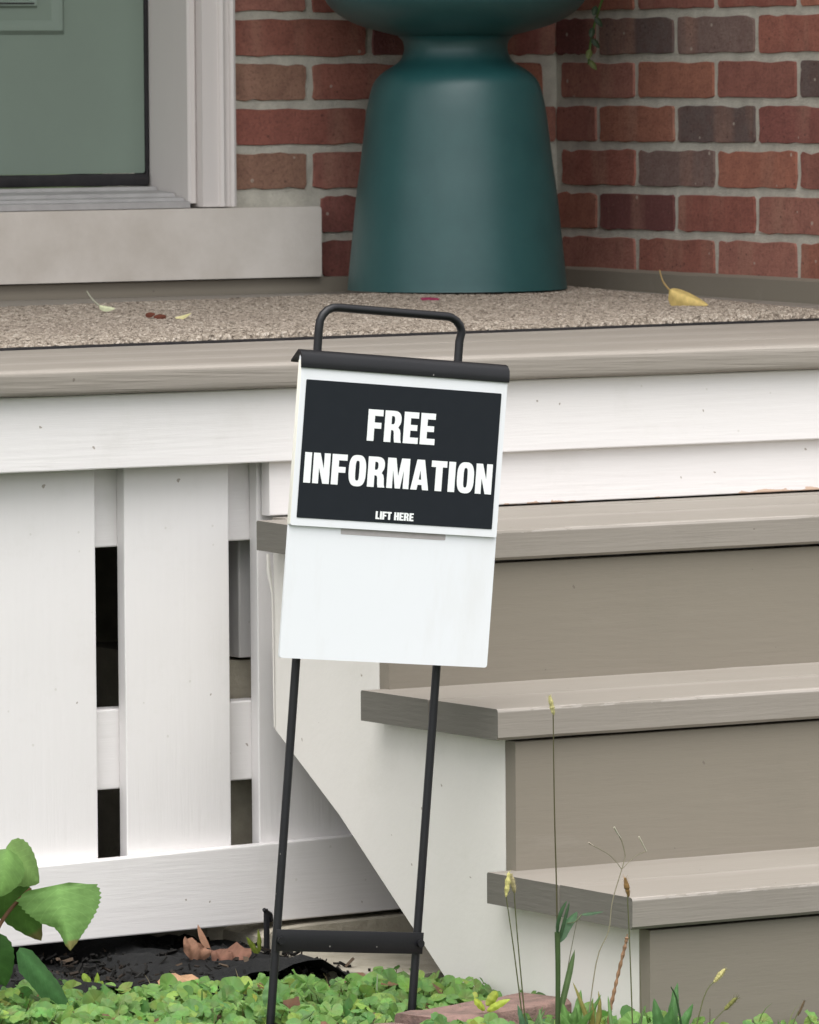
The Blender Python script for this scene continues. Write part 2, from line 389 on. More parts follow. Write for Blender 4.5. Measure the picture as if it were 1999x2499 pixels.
# right-hand wall: along -Y from the corner
rw = empty('brick_wall', (XC, .6, 0), 'red brick side wall with dark grey bricks to the right of the planter', 'wall')
WTOP = ZB + 9 * CS
part('mortar', prism([(XC, -.15), (XC + .2, -.15), (XC + .2, PY + .3), (XC, PY + .3)], 'z', GZ - .01, WTOP), M['mortar'], rw)
part('upper_brickwork', prism([(XC - .003, -.15), (XC + .2, -.15), (XC + .2, PY + .3), (XC - .003, PY + .3)], 'z', WTOP, 2.6), M['far_brick'], rw)
special = {('D', 1): GREY2, ('C', 1): GREY, ('A', 0): GREY, ('A', 1): GREY2, ('A', -1): DARK, ('B', 3): GREY, ('E', 2): RED[4], ('E', 3): DARK, ('E', 0): DARK, ('E', 1): RED[6], ('F', 0): RED[4], ('C', 0): RED[2], ('B', 1): RED[2]}
rows = 'FEDCBAGHI'
for ri, rn in enumerate(rows):
    off = .0122 + (0 if rn in 'DBFGI' else BP / 2)
    if rn in 'GI': off = .0122 + (BP / 2 if rn == 'I' else 0)
    if rn == 'H': off = .0122 + BP / 2
    if rn == 'G': off = .0122
    for k in range(-1, 9):
        a = off + k * BP + .006; b = a + BL
        a = max(a, .004); b = min(b, PY + .14)
        if b - a < .03: continue
        lay(rw, (XC, PY), R(-90), 0, ri, a, b, ZB + ri * CS + .0063, special.get((rn, k), RED[(ri * 5 + k * 3 + 40) % 7]), ri * 31 + k * 7 + 100)
part('foundation', prism([(-1.2, PY + .01), (1.85, PY + .01), (1.85, PY + .28), (-1.2, PY + .28)], 'z', GZ - .02, .045), M['concrete'], rw)
bb = sweep([(XC - .0005, .0005), (XC - .016, .0005), (XC - .016, .036), (XC - .010, .040), (XC - .0005, .040)], 'y', PY - .003, -.1, 40, .0005, 5)
V = [Vector(v) + Vector((0, 0, SL * max(v[1], 0) * .45 + .004)) for v in bb[0]]
part('baseboard', (V, bb[1]), M['tan_r'], rw)
# door wall: along +X, faces -Y
dw = empty('brick_wall', (2.1, PY, 0), 'red brick wall between the sage door and the planter', 'wall')
part('mortar', join(prism([(1.80, PY), (XC + .02, PY), (XC + .02, PY + .3), (1.80, PY + .3)], 'z', GZ - .01, WTOP)), M['mortar'], dw)
part('upper_brickwork', join(prism([(1.80, PY - .003), (XC + .02, PY - .003), (XC + .02, PY + .3), (1.80, PY + .3)], 'z', WTOP, 2.6),
     prism([(-1.2, PY - .003), (.80, PY - .003), (.80, PY + .3), (-1.2, PY + .3)], 'z', GZ - .01, 2.6),
     prism([(.80, PY - .003), (1.80, PY - .003), (1.80, PY + .3), (.80, PY + .3)], 'z', 2.24, 2.6)), M['far_brick'], dw)
lsp = {('D', 0): BROWN, ('B', 0): BROWN, ('C', 0): RED[6], ('A', 0): RED[1], ('D', 1): RED[3], ('F', 0): RED[5], ('E', 0): RED[5], ('A', 1): DARK, ('B', 1): RED[1]}
for ri, rn in enumerate(rows):
    u0 = .3398 if rn in 'CAEH' else .3398 + BP / 2
    js = [XC - u0 - BP] + [XC - u0 + i * BP for i in range(4)]
    lim = 2.009 if rn in 'FE' else 1.846
    kk = 0
    for i in range(len(js)):
        a = js[i] + .006; b = (js[i + 1] if i + 1 < len(js) else js[i] + BP) - .0065
        a = max(a, lim); b = min(b, XC - .003)
        if lim < 1.9 and rn in 'CAEH' and kk == 0: a = lim
        if rn in 'GI' and 0: pass
        if b - a < .025: continue
        lay(dw, (0, PY), 0, 0, ri, a, b, ZB + ri * CS + .0063, lsp.get((rn, kk), RED[(ri * 3 + i * 2) % 7]), ri * 17 + i * 5 + 400); kk += 1
board('baseboard', (-1.1, XC - .018), (PY - .022, PY - .001), (.012, .0475), 'x', M['tan_r'], dw)

# ------------------------------------------------------------------ door, frame, stone sill
st = prism(rrect(.70, 1.990, .049, .1545, .004), 'y', PY - .034, PY + .10)
tag(part('stone_sill', st, M['stone'], smooth=40), 'pale limestone sill block under the sage green door', 'stone sill')
df = empty('doorway', (1.30, PY, .156), 'cream painted door frame with moulded casing beside the brick', 'door frame')
for sx in (1, -1):
    X = (lambda a, b: (a, b)) if sx == 1 else (lambda a, b: (2 * 1.30 - b, 2 * 1.30 - a))
    mx = lambda pr_: pr_ if sx == 1 else [(2.60 - a, b) for a, b in pr_]
    cas = mx([(1.791, PY + .02), (1.791, PY - .022), (1.818, PY - .022), (1.8195, PY - .026), (1.824, PY - .0285), (1.829, PY - .026), (1.8305, PY - .023), (1.836, PY - .023), (1.8375, PY - .027), (1.841, PY - .030), (1.8455, PY - .028), (1.8465, PY - .02), (1.8465, PY + .02)])
    part('casing', prism(cas, 'z', .1565, 2.22), M['trim'], df, smooth=0)
    part('stop_bead', prism(mx([(1.7755, PY + .012), (1.7755, PY - .004), (1.7785, PY - .008), (1.786, PY - .008), (1.7905, PY - .004), (1.7905, PY + .012)]), 'z', .162, 2.19), M['trim'], df, smooth=0)
    part('jamb', prism(mx([(1.7765, PY + .013), (1.7905, PY + .013), (1.7905, PY + .16), (1.7835, PY + .16), (1.7835, PY + .052), (1.7765, PY + .052)]), 'z', .162, 2.19), M['trim'], df, smooth=0)
    part('inner_jamb', prism(mx([(1.7775, PY + .0525), (1.7830, PY + .0525), (1.7830, PY + .114), (1.7775, PY + .114)]), 'z', .162, 2.19), M['trim'], df, smooth=0)
part('head_casing', prism(rrect(.7535, 1.8465, 2.22, 2.285, .004), 'y', PY - .028, PY + .02), M['trim'], df)
part('head_jamb', prism([(.8, 2.19), (1.8, 2.19), (1.8, 2.219), (.8, 2.219)], 'y', PY - .004, PY + .16), M['trim'], df)
thr = [(PY - .012, .1555), (PY - .012, .1645), (PY - .004, .1655), (PY + .004, .166), (PY + .006, .170), (PY + .03, .172), (PY + .035, .177), (PY + .085, .181), (PY + .09, .186), (PY + .14, .186), (PY + .14, .1555)]
part('threshold', sweep(thr, 'x', .812, 1.7745, 1), M['alu'], df, smooth=20)
dr = empty('front_door', (1.30, PY + .14, .19), 'sage green panelled front door with black bottom sweep', 'door')
part('door_slab', prism(rrect(.835, 1.7705, .2065, 2.18, .003), 'y', PY + .117, PY + .16), M['sage'], dr)
def frame_mould(x0, x1, z0, z1, y, wd, h):
    V = []; F = []
    loops = [(0, 0), (.25 * wd, -h), (.5 * wd, -h * .8), (wd, h * .35)]
    for d, yy in loops: V += [(x0 + d, y + yy, z0 + d), (x1 - d, y + yy, z0 + d), (x1 - d, y + yy, z1 - d), (x0 + d, y + yy, z1 - d)]
    for l in range(3):
        for i in range(4): F.append((l * 4 + i, l * 4 + (i + 1) % 4, l * 4 + 4 + (i + 1) % 4, l * 4 + 4 + i))
    return V, F
for x0, x1 in ((1.345, 1.634), (.97, 1.26)):
    for z0, z1 in ((.415, 1.05), (1.2, 2.0)):
        pm = part('panel_moulding', frame_mould(x0, x1, z0, z1, PY + .1165, .024, .006), M['sage'], dr, smooth=30)
        part('raised_panel', frame_mould(x0 + .046, x1 - .046, z0 + .040, z1 - .040, PY + .1165, .012, .005), M['sage'], pm, smooth=30)
        part('groove', prism(rrect(x0 + .0535, x1 - .0535, z0 + .0455, z0 + .0475, .0004), 'y', PY + .1105, PY + .1175), M['rubber'], pm, smooth=30)
part('bottom_sweep', sweep(rrect(PY + .108, PY + .15, .187, .2055, .003), 'x', .836, 1.7715, 20, .0006, 9), M['rubber'], dr)
part('weather_strip', prism(rrect(1.7712, 1.7772, PY + .1145, PY + .15, .001), 'z', .19, 2.18), M['rubber'], dr)

# ------------------------------------------------------------------ porch: deck boards, fascia, skirting
po = empty('porch', (.95, .8, GZ), 'low wooden porch with tan floorboards and white board skirting', 'porch')
x0, x1 = -1.3, XC - .002
zt = lambda y: SL * max(y, 0)
# front floor board with rounded nosing
nose = [(.145, -.0315), (.145, zt(.145)), (.004, .0003)] + [(p.x, p.y) for p in smoothline([(-.001, -.0006, 0), (-.0055, -.0022, 0), (-.0082, -.006, 0), (-.0086, -.016, 0), (-.0082, -.026, 0), (-.006, -.030, 0), (-.001, -.0315, 0)], 4)]
part('nosing_board', sweep(nose, 'x', x0, x1, 60, .0002, 1), M['tan_nose'], po, smooth=0)
y = .1465; i = 0
while y < PY - .03:
    y2 = min(y + .137, PY - .0235); _ = 0
    pr_ = [(y, -.03), (y2, -.03), (y2, zt(y2) - .001), (y2 - .0015, zt(y2)), (y + .0015, zt(y)), (y, zt(y) - .001)]
    part('floor_board', sweep(pr_, 'x', x0, x1, 20, .00015, 20 + i), M['tan_h'], po, smooth=0); y = y2 + .0015; i += 1
board('fascia_board', (x0, x1), (.012, .031), (-.1235, -.0325), 'x', M['white_h'], po, .0018, .00015, .05)
board('lower_fascia_board', (.973, x1), (.0248, .044), (-.1905, -.120), 'x', M['white_w'], po, .0015, .00015, .05)
xs = [-.9 + .19 * k for k in range(0, 8)]
for k in range(0, 11):
    xa = .969 - .1885 * (8 - k)
    if xa > 1.2: break
    board('skirting_board', (xa, xa + .148), (.049, .068), (-.635, -.118), 'z', M['white_v'], po, .0015, .00012, .08)
board('rail', (x0, .985), (.0685, .105), (-.223, -.115), 'x', M['white_h'], po)
board('rail', (x0, 1.45), (.0685, .105), (-.521, -.4225), 'x', M['white_h'], po)
bs = sweep(rrect(.030, .0485, -.7000, -.6045, .0018), 'x', x0, 1.42, 50, .0002, 77)
V = [Vector((v[0], v[1], v[2] + (v[0] - .6) * (.012 if v[2] < -.65 else .018))) for v in bs[0]]
part('bottom_board', (V, bs[1]), M['white_h'], po, smooth=0)
board('post', (.976, 1.07), (.1065, .199), (-.372, -.04), 'z', M['white_v'], po)
board('joist', (x0, x1), (.25, .288), (-.20, -.035), 'x', M['tan_end'], po, jit=0)
tag(part('foundation_pier', sweep(rrect(.93, 1.25, .112, .45, .008), 'z', GZ - .1, -.376, 8, .002, 8), M['concrete'], smooth=30), 'grey concrete pier seen through the skirting gap under the porch', 'pier')
for nm, xx in (('side_board', -1.3),):
    board(nm, (xx, xx + .02), (.07, PY), (GZ - .03, -.035), 'y', M['white_h'], po, jit=0)

# ------------------------------------------------------------------ steps
sp = empty('porch_steps', (1.6, -.4, GZ), 'three tan painted wooden steps with white stringer', 'steps')
G, XL, XR = .2789, .9332, 2.36
TZ = [-.198, -.3835, -.5755]; TT = .0366
for k, z in enumerate(TZ):
    yf = -(k + 1) * G
    for j, (a, b) in enumerate(((0, .149), (.151, .303))):
        tl = .0195 if k == 0 else 0
        if k == 0 and j == 1: b = .2665
        r0, r1 = (.0035, .0008) if j == 0 else (.0008, .002)
        pr_ = [(yf + a + r0 * .3, z - TT + r0 * .3), (yf + b, z - TT), (yf + b, z - r1), (yf + b - r1, z), (yf + a + r0, z), (yf + a + r0 * .3, z - r0 * .3), (yf + a, z - r0)]
        pr_ = [(yf + a, z - TT + r0)] + [(yf + a + r0, z - TT)] + pr_[1:]
        pr_ = [(q[0], q[1] + tl * (q[0] - yf)) for q in pr_]
        tb = part('tread_board', sweep(pr_, 'x', XL + (.0 if j == 0 else -.0012), XR, 40, .0002, 300 + k * 2 + j), M['tan_tread'] if j == 0 else M['tan_h'], sp, smooth=0)
        me = tb.data; me.materials.append(M['tan_end'])
        for p in me.polygons:
            if p.normal.x < -.7 and len(p.vertices) > 4: p.material_index = 1
    yr = yf + .013
    zb_ = (TZ[k + 1] if k < 2 else GZ - .05) - (0 if k < 2 else 0) - (.003 if k < 2 else 0)
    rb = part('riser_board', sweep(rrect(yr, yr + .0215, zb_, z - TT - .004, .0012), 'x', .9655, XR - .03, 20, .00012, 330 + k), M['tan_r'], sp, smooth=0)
ys = [-(k + 1) * G + .035 for k in range(3)]
tb_ = [z - TT - .0006 for z in TZ]
poly = [(.003, tb_[0]), (.002, -.453), (-.150, -.546), (-.545, -.83), (ys[2], -.83), (ys[2], tb_[2]), (ys[1], tb_[2]), (ys[1], tb_[1]), (ys[0], tb_[1]), (ys[0], tb_[0])]
part('stringer', prism(poly, 'x', .965, 1.003), M['white_s'], sp, smooth=0)
board('tread_cleat', (.976, XR - .01), (-.0085, .0242), (TZ[0] - .012, TZ[0] + .0195 * .275), 'x', M['tan_h'], sp, jit=0, r=.0005)
part('stringer', prism(poly, 'x', XR - .07, XR - .032), M['white_s'], sp, smooth=0)
board('ledger', (1.004, XR - .08), (.005, .0485), (-.36, -.236), 'x', M['white_h'], sp, jit=0)
fl = part('peeling_caulk', tube([(.9625, .012, -.237), (.9615, .008, -.258), (.963, .003, -.285), (.9625, .0015, -.33), (.9632, .0012, -.45)], [.0022, .0035, .0012, .0010, .0008], 6), M['white_s'], sp)

# ------------------------------------------------------------------ porch roof (above the frame; shades the door area)
pr_o = empty('porch_canopy', (.6, .7, 2.42), 'flat white porch roof above the door carried on two posts', 'roof')
part('ceiling', prism([(-1.3, -.05), (XC + .2, -.05), (XC + .2, PY + .3), (-1.3, PY + .3)], 'z', 2.6, 2.75), M['white_h'], pr_o)
part('beam', prism(rrect(-1.3, XC + .2, .02, .16, .01), 'z', 2.42, 2.5995), M['white_h'], pr_o)
for xx in (-1.24, 2.28):
    part('post', prism(rrect(xx, xx + .12, .03, .15, .008), 'z', .003, 2.4195), M['white_v'], pr_o)

# ------------------------------------------------------------------ door mat
def mat_vf():
    nx, ny = 560, 300; rg = random.Random(12)
    FL, FR, BR_, BL_ = Vector((-.35, .315)), Vector((2.20, .512)), Vector((2.33, 1.43)), Vector((-.35, 1.02))
    V = []; F = []
    for j in range(ny + 1):
        for i in range(nx + 1):
            u, v = i / nx, j / ny
            p = FL * (1 - u) * (1 - v) + FR * u * (1 - v) + BR_ * u * v + BL_ * (1 - u) * v
            e = min(i, nx - i, j, ny - j)
            wav = .0025 * math.sin(u * 23) * (1 - v) * (1 - v) + .004 * max(0, u - .9) * 10 * (1 - v)
            h = .0085 + wav + rg.uniform(-.0016, .0016)
            if e == 0: h = .0034
            elif e == 1: h = h * .85
            V.append((p.x + rg.uniform(-.0016, .0016), p.y + rg.uniform(-.0022, .0022), SL * p.y + h))
    for j in range(ny):
        for i in range(nx):
            a = j * (nx + 1) + i; F.append((a, a + 1, a + nx + 2, a + nx + 1))
    return V, F
dm = tag(part('door_mat', mat_vf(), M['matting'], smooth=0), 'wide beige coarse woven mat lying on the porch floor', 'mat')
bk = [(-.353, .308), (2.203, .506), (2.334, 1.434), (-.353, 1.024)]
part('shadow_line_backing', ([(a, b, SL * b + .0004) for a, b in bk] + [(a, b, SL * b + .0030) for a, b in bk], [(0, 1, 2, 3), (4, 5, 6, 7), (0, 1, 5, 4), (1, 2, 6, 5), (2, 3, 7, 6), (3, 0, 4, 7)]), M['rubber'], dm, smooth=0)  # dark layer reaching past the mat, paints its shadow line and dark edge
ME = lambda x, y: SL * y + .011

# ------------------------------------------------------------------ planter
PC = (2.112, 1.392); pz = ME(*PC) - .001; S = 1411.0
zz = lambda yy: pz + (606 - yy) / S
base_pts = [(232, 606), (231, 598), (226, 545), (220, 488), (212, 410), (202, 335), (191, 245), (184, 205), (175, 175), (163, 158), (147, 145), (130, 135), (117, 124), (110, 108), (109, 96), (112, 84), (122, 74)]
prof = [(p.x / S, zz(p.y)) for p in smoothline([(a, b, 0) for a, b in base_pts], 4)]
pl = empty('pedestal_planter', (PC[0], PC[1], pz), 'large glossy teal pedestal planter standing in the porch corner', 'planter')
part('pedestal', lathe(prof, PC, 96, True), M['teal'], pl, smooth=60)
bowl_pts = [(100, 78), (150, 66), (205, 50), (240, 32), (262, 14), (276, -8), (290, -60), (300, -140), (312, -210), (322, -216), (330, -224), (328, -240), (310, -242), (300, -232), (286, -150), (0.5, -140)]
prof = [(max(p.x, .5) / S, zz(p.y)) for p in smoothline([(a, b, 0) for a, b in bowl_pts], 4)]
part('bowl', lathe(prof, PC, 96, True), M['teal'], pl, smooth=60)
part('potting_soil', lathe([(.19, zz(-152)), (.195, zz(-165)), (.10, zz(-178)), (.01, zz(-182))], PC, 40, True), M['soil'], pl)

# ------------------------------------------------------------------ leaves
def leaf_vf(L, W, shape='ovate', fold=.25, droop=.6, serr=0.0, nt=12, seed=0, wav=.0, hw=None):
    """leaf in local coords: midrib along +X, blade in XY, normal +Z"""
    rg = random.Random(seed); V = []; F = []; ns = 5
    x = z = 0.0; ang = 0.0; prev = 0
    for i in range(nt + 1):
        t_ = i / nt
        if shape == 'ovate': wv = math.sin(math.pi * min(1, t_ ** .72)) ** .75 if 0 < t_ < 1 else 0
        elif shape == 'heart': wv = (1 - t_) ** .62 * min(1, (t_ + .03) / .16) ** .5 * 1.15
        elif shape == 'strap': wv = min(1, t_ * 5 + .25) * min(1, (1 - t_) * 3) ** .6
        else: wv = math.sin(math.pi * t_) ** .5 if 0 < t_ < 1 else 0
        half = W / 2 * wv
        ang = -droop * t_
        if i: x += math.cos(ang) * L / nt; z += math.sin(ang) * L / nt
        for s in range(-2, 3):
            f = s / 2
            k = 1 + (serr * (1 if i % 2 else -1) if abs(s) == 2 else 0)
            hf = half
            if hw:
                q = t_ * (len(hw[0]) - 1); qi = min(int(q), len(hw[0]) - 2); q -= qi; side = hw[0] if f < 0 else hw[1]
                hf = W / 2 * (side[qi] * (1 - q) + side[qi + 1] * q)
            yy = hf * f * k
            V.append((x - serr * abs(f) * half * .25, yy, z - abs(f) * half * fold * (1.0) + (-.16 * half * f * f) + wav * half * math.sin(i * 1.7 + s)))
    for i in range(nt):
        for s in range(4):
            a = i * 5 + s; F.append((a, a + 1, a + 6, a + 5))
    return V, F
def orient(vf, base, d, n):
    d = Vector(d).normalized(); n = Vector(n); n = (n - d * n.dot(d)).normalized(); b = n.cross(d)
    base = Vector(base); return [base + d * v[0] + b * v[1] + n * v[2] for v in map(Vector, vf[0])], vf[1]
def lcol(n, c, var=.12, seed=0, tip=None):
    rg = random.Random(seed); out = []
    for i in range(n):
        k = 1 + rg.uniform(-var, var); cc = c
        if tip and i > n * .85: cc = tip
        out.append((cc[0] * k, cc[1] * k, cc[2] * k))
    return out
TC = (-.527, -.85, .25)   # roughly toward the street, where the light comes from
def addleaf(name, parent, base, d, n, L, W, c, mat='leaf', seed=0, tip=None, **k):
    vf = orient(leaf_vf(L, W, seed=seed, **k), base, d, n); nt = k.get('nt', 12)
    o = part(name, vf, M[mat], parent, origin=base, smooth=80, cols=[tuple(q * (1.3 if i % 5 == 2 else 1) for q in cc) for i, cc in enumerate(lcol(len(vf[0]), c, .1, seed, tip))])
    va = o.data.attributes.new('vein', 'FLOAT_VECTOR', 'POINT')
    for i in range(len(o.data.vertices)): va.data[i].vector = (i // 5 / nt, (i % 5 - 2) / 2, 0)
    return o

# hydrangea at the left
hy = empty('hydrangea', (.40, -.32, GZ), 'broad toothed green hydrangea leaves in front of the white skirting at left', 'plant')
BRN = (.17, .085, .045)
def stem(name, parent, pts, rad, c, seg=6, sm=4):
    p = smoothline(pts, sm); n = len(p)
    rr = [rad[0] + (rad[1] - rad[0]) * i / (n - 1) for i in range(n)] if isinstance(rad, tuple) else rad
    vf = tube(p, rr, seg); return part(name, vf, M['leaf'], parent, smooth=80, cols=lcol(len(vf[0]), c, .12, n))
stem('stem', hy, [(.395, -.30, GZ - .01), (.39, -.31, -.68), (.402, -.31, -.635), (.432, -.29, -.61), (.455, -.30, -.585)], (.0035, .0022), BRN)
stem('stem', hy, [(.39, -.31, -.68), (.385, -.30, -.60), (.40, -.30, -.545), (.425, -.305, -.54)], (.003, .0018), BRN)
HG = (.17, .32, .08); HD = (.075, .16, .035)
addleaf('leaf', hy, (.479, -.320, -.580), (.06, -.30, -.90), (-.30, -.70, .45), .078, .098, (.20, .37, .11), seed=1, fold=.10, droop=.25, serr=.03, nt=30, tip=(.24, .22, .08), hw=([.75, 1.0, .92, .82, .68, .52, .24, .15, .11, .08, 0], [.30, .96, 1.02, 1.0, .93, .82, .68, .53, .36, .2, 0]))
addleaf('leaf', hy, (.424, -.30, -.534), (.74, -.1, -.60), (-.15, -.82, .50), .068, .056, (.19, .32, .095), seed=2, shape='ovate', fold=.10, droop=.5, serr=.03, nt=18)
addleaf('leaf', hy, (.420, -.31, -.535), (-.30, -.4, -.80), (-.1, -.9, .35), .058, .052, (.18, .33, .09), seed=3, shape='ovate', fold=.10, droop=.6, serr=.03, nt=16)
addleaf('leaf', hy, (.408, -.285, -.560), (.58, -.02, -.80), (-.45, -.75, -.1), .118, .052, HD, seed=4, shape='ovate', fold=.12, droop=.25, serr=.035, nt=20, tip=(.14, .13, .05))
addleaf('leaf', hy, (.396, -.30, -.632), (.30, -.1, -.93), (-.5, -.7, .2), .070, .046, (.05, .13, .03), seed=5, shape='ovate', fold=.2, droop=.3, serr=.03, nt=16)
addleaf('leaf', hy, (.414, -.345, -.648), (.64, -.05, -.66), (-.2, -.75, .62), .112, .034, (.06, .16, .05), seed=6, shape='strap', fold=.16, droop=.25, serr=.02, nt=18)
addleaf('leaf', hy, (.385, -.30, -.56), (-.6, -.3, -.3), (-.1, -.6, .8), .09, .07, HG, seed=7, shape='ovate', fold=.2, droop=.6, serr=.04, nt=16)

# trailing sprig from the planter bowl
tr = empty('trailing_plant', (2.14, 1.28, zz(-165)), 'yellow-green sprig trailing down behind the rim of the teal planter', 'plant')
stem('stem', tr, [(2.14, 1.30, zz(-170)), (2.20, 1.22, zz(-262)), (2.29, 1.17, zz(-230)), (2.30, 1.20, zz(-120)), (2.275, 1.235, .47), (2.262, 1.25, .41), (2.255, 1.25, .365)], .0018, (.06, .11, .02))
for i in range(6):
    z_ = .372 + i * .016
    addleaf('leaf', tr, (2.256 + i * .002, 1.25 - i * .001, z_), ((-.5 if i % 2 else .35), -.5, -.6), (-.3, -.8, .4), .020, .010, (.085, .105, .03) if i < 2 else (.018, .034, .014), seed=i + 20, shape='ovate', droop=.5, nt=6)
for i in range(26):
    a = rnd.uniform(0, 6.28); r_ = rnd.uniform(.02, .16)
    addleaf('leaf', tr, (PC[0] + r_ * math.cos(a), PC[1] + r_ * math.sin(a), zz(-170)), (math.cos(a) * .5, math.sin(a) * .5, 1), (math.cos(a), math.sin(a), .3), rnd.uniform(.10, .2), .04, (.06, .13, .025), seed=i + 60, shape='ovate', droop=1.0, nt=8)

# fallen leaves on the mat
def curl_leaf(name, label, base, parts_, c, mat='dry', stalk=None):
    e = empty(name, base, label, 'leaf')
    for i, (b, d, n, L, W, kw) in enumerate(parts_):
        addleaf('blade', e, b, d, n, L, W, c, mat, seed=90 + i, **kw)
    if stalk: stem('stalk', e, stalk, (.0016, .0009), (c[0] * 1.1, c[1] * 1.05, c[2] * 1.3), 5)
    return e
b = Vector((2.097, .769, ME(2.097, .769) + .001))
curl_leaf('fallen_leaf', 'curled yellow leaf standing on the mat by the right brick wall', b,
          [(b + Vector((-.018, .01, .022)), (.75, -.47, -.42), (-.35, -.8, .5), .060, .034, dict(shape='ovate', fold=.75, droop=-.25, nt=12))], (.50, .375, .14),
          stalk=[b + Vector((-.018, .01, .022)), b + Vector((-.026, .014, .034)), b + Vector((-.030, .016, .050))])
b = Vector((1.30, 1.03, ME(1.3, 1.03) + .001))
curl_leaf('fallen_leaf', 'small pale green-white leaf with raised stalk at the left back of the mat', b,
          [(b + Vector((-.004, 0, .008)), (.8, -.5, -.18), (-.3, -.6, .7), .024, .011, dict(shape='ovate', fold=.6, droop=0, nt=8))], (.52, .54, .36),
          stalk=[b + Vector((-.004, 0, .008)), b + Vector((-.013, .004, .018)), b + Vector((-.019, .006, .028))])
b = Vector((1.277, .844, ME(1.277, .844) + .001))
curl_leaf('fallen_leaf', 'small crumpled dark red-brown leaf on the left of the mat', b,
          [(b, (.8, -.4, .45), (-.4, -.6, .7), .020, .016, dict(shape='ovate', fold=.7, droop=.9, nt=8)), (b + Vector((.004, 0, .004)), (-.6, .4, .5), (.2, -.8, .5), .016, .014, dict(shape='ovate', fold=.6, droop=1.2, nt=8))], (.10, .028, .016))
b = Vector((1.298, .822, ME(1.298, .822) + .001))
curl_leaf('fallen_leaf', 'small flat pale yellow leaf beside the dark red one on the mat', b,
          [(b, (.84, -.5, .12), (-.2, -.5, .8), .024, .009, dict(shape='ovate', fold=.4, droop=-.3, nt=8))], (.56, .51, .27))
b = Vector((1.883, 1.13, ME(1.883, 1.13) + .001))
curl_leaf('fallen_petal', 'magenta petal lying on the mat against the planter base', b,
          [(b, (.84, -.53, .06), (-.2, -.5, .8), .030, .012, dict(shape='ovate', fold=.3, droop=.2, nt=8))], (.22, .025, .07))

# ------------------------------------------------------------------ sign (built upright in its own frame, leaning in its plane)
SA = .093
sg = empty('information_sign', (.723, -.55, -.7235), 'leaning white and black FREE INFORMATION sign on black wire stake frame', 'sign')
sg.rotation_euler = (0, SA, 0)
def lp(name, vf, mat, parent=sg, **k):
    if parent is sg: return part(name, vf, mat, sg, local=True, **k)
    o = part(name, vf, mat, parent, local=True, **k); o.location = o.location - parent.location; return o
pr = .0049
hp = [(-.0945, 0, -.09), (-.0950, 0, .40), (-.0965, 0, .780)]
arc = [(-.0965 + .022 - .022 * math.cos(R(a)), 0, .7855 + .022 * math.sin(R(a))) for a in (15, 35, 55, 75, 90)]
arc2 = [(-x, y_, z_) for x, y_, z_ in arc[::-1]]
lp('wire_frame', tube(hp + arc + arc2 + [(.0935, 0, .780), (.0945, 0, .40), (.0945, 0, -.09)], pr, 12), M['black_metal'], smooth=80)
cb = lp('crossbar', sweep(rrect(-.0070, -.0053, .0715, .0965, .0006), 'x', -.099, .099, 1), M['black_metal'])
for u in (-.094, .094):
    lp('bolt', tube([(u, -.0085, .084), (u, -.0115, .084)], .0045, 10), M['black_metal'], cb)
yb = -.0215                                    # back of the panel, just in front of the frame
lp('back_panel', prism(rrect(-.1325, .1475, .4065, .752, .003), 'y', yb - .0032, yb - .0002), M['sign_white'])
yl = yb - .0036
lid = lp('lid', prism(rrect(-.1325, .1455, .5575, .750, .002), 'y', yl - .0030, yl), M['sign_white'])
lp('lid_edge', prism(rrect(-.1333, -.1324, .5585, .745, .0003), 'y', yl - .0026, yb - .0006), M['sign_edge'], lid)
yk = yl - .0030
lp('black_field', prism(rrect(-.1252, .1380, .5665, .7235, .0012), 'y', yk - .0006, yk - .0001), M['sign_black'], lid)
hdr = [(yk - .0018, .7365), (yk - .0022, .741), (yk - .0012, .750), (yk + .003, .7555), (yk + .008, .757), (-.0056, .7445), (-.0058, .742), (yk + .008, .7535), (yk + .0045, .7525), (yk + .0008, .748), (yk - .0003, .7365)]
lp('header_strip', sweep(hdr, 'x', -.1338, .1465, 1), M['black_metal'], smooth=70)
lp('slot_shadow_strip', prism(rrect(-.063, .078, .5505, .5572, .001), 'y', yb - .0035, yb - .0033), simple('slot_shadow_grey', (.45, .42, .42), (.38, .35, .35), 30), smooth=0)  # flat grey strip paints the lid's shadow in the finger slot

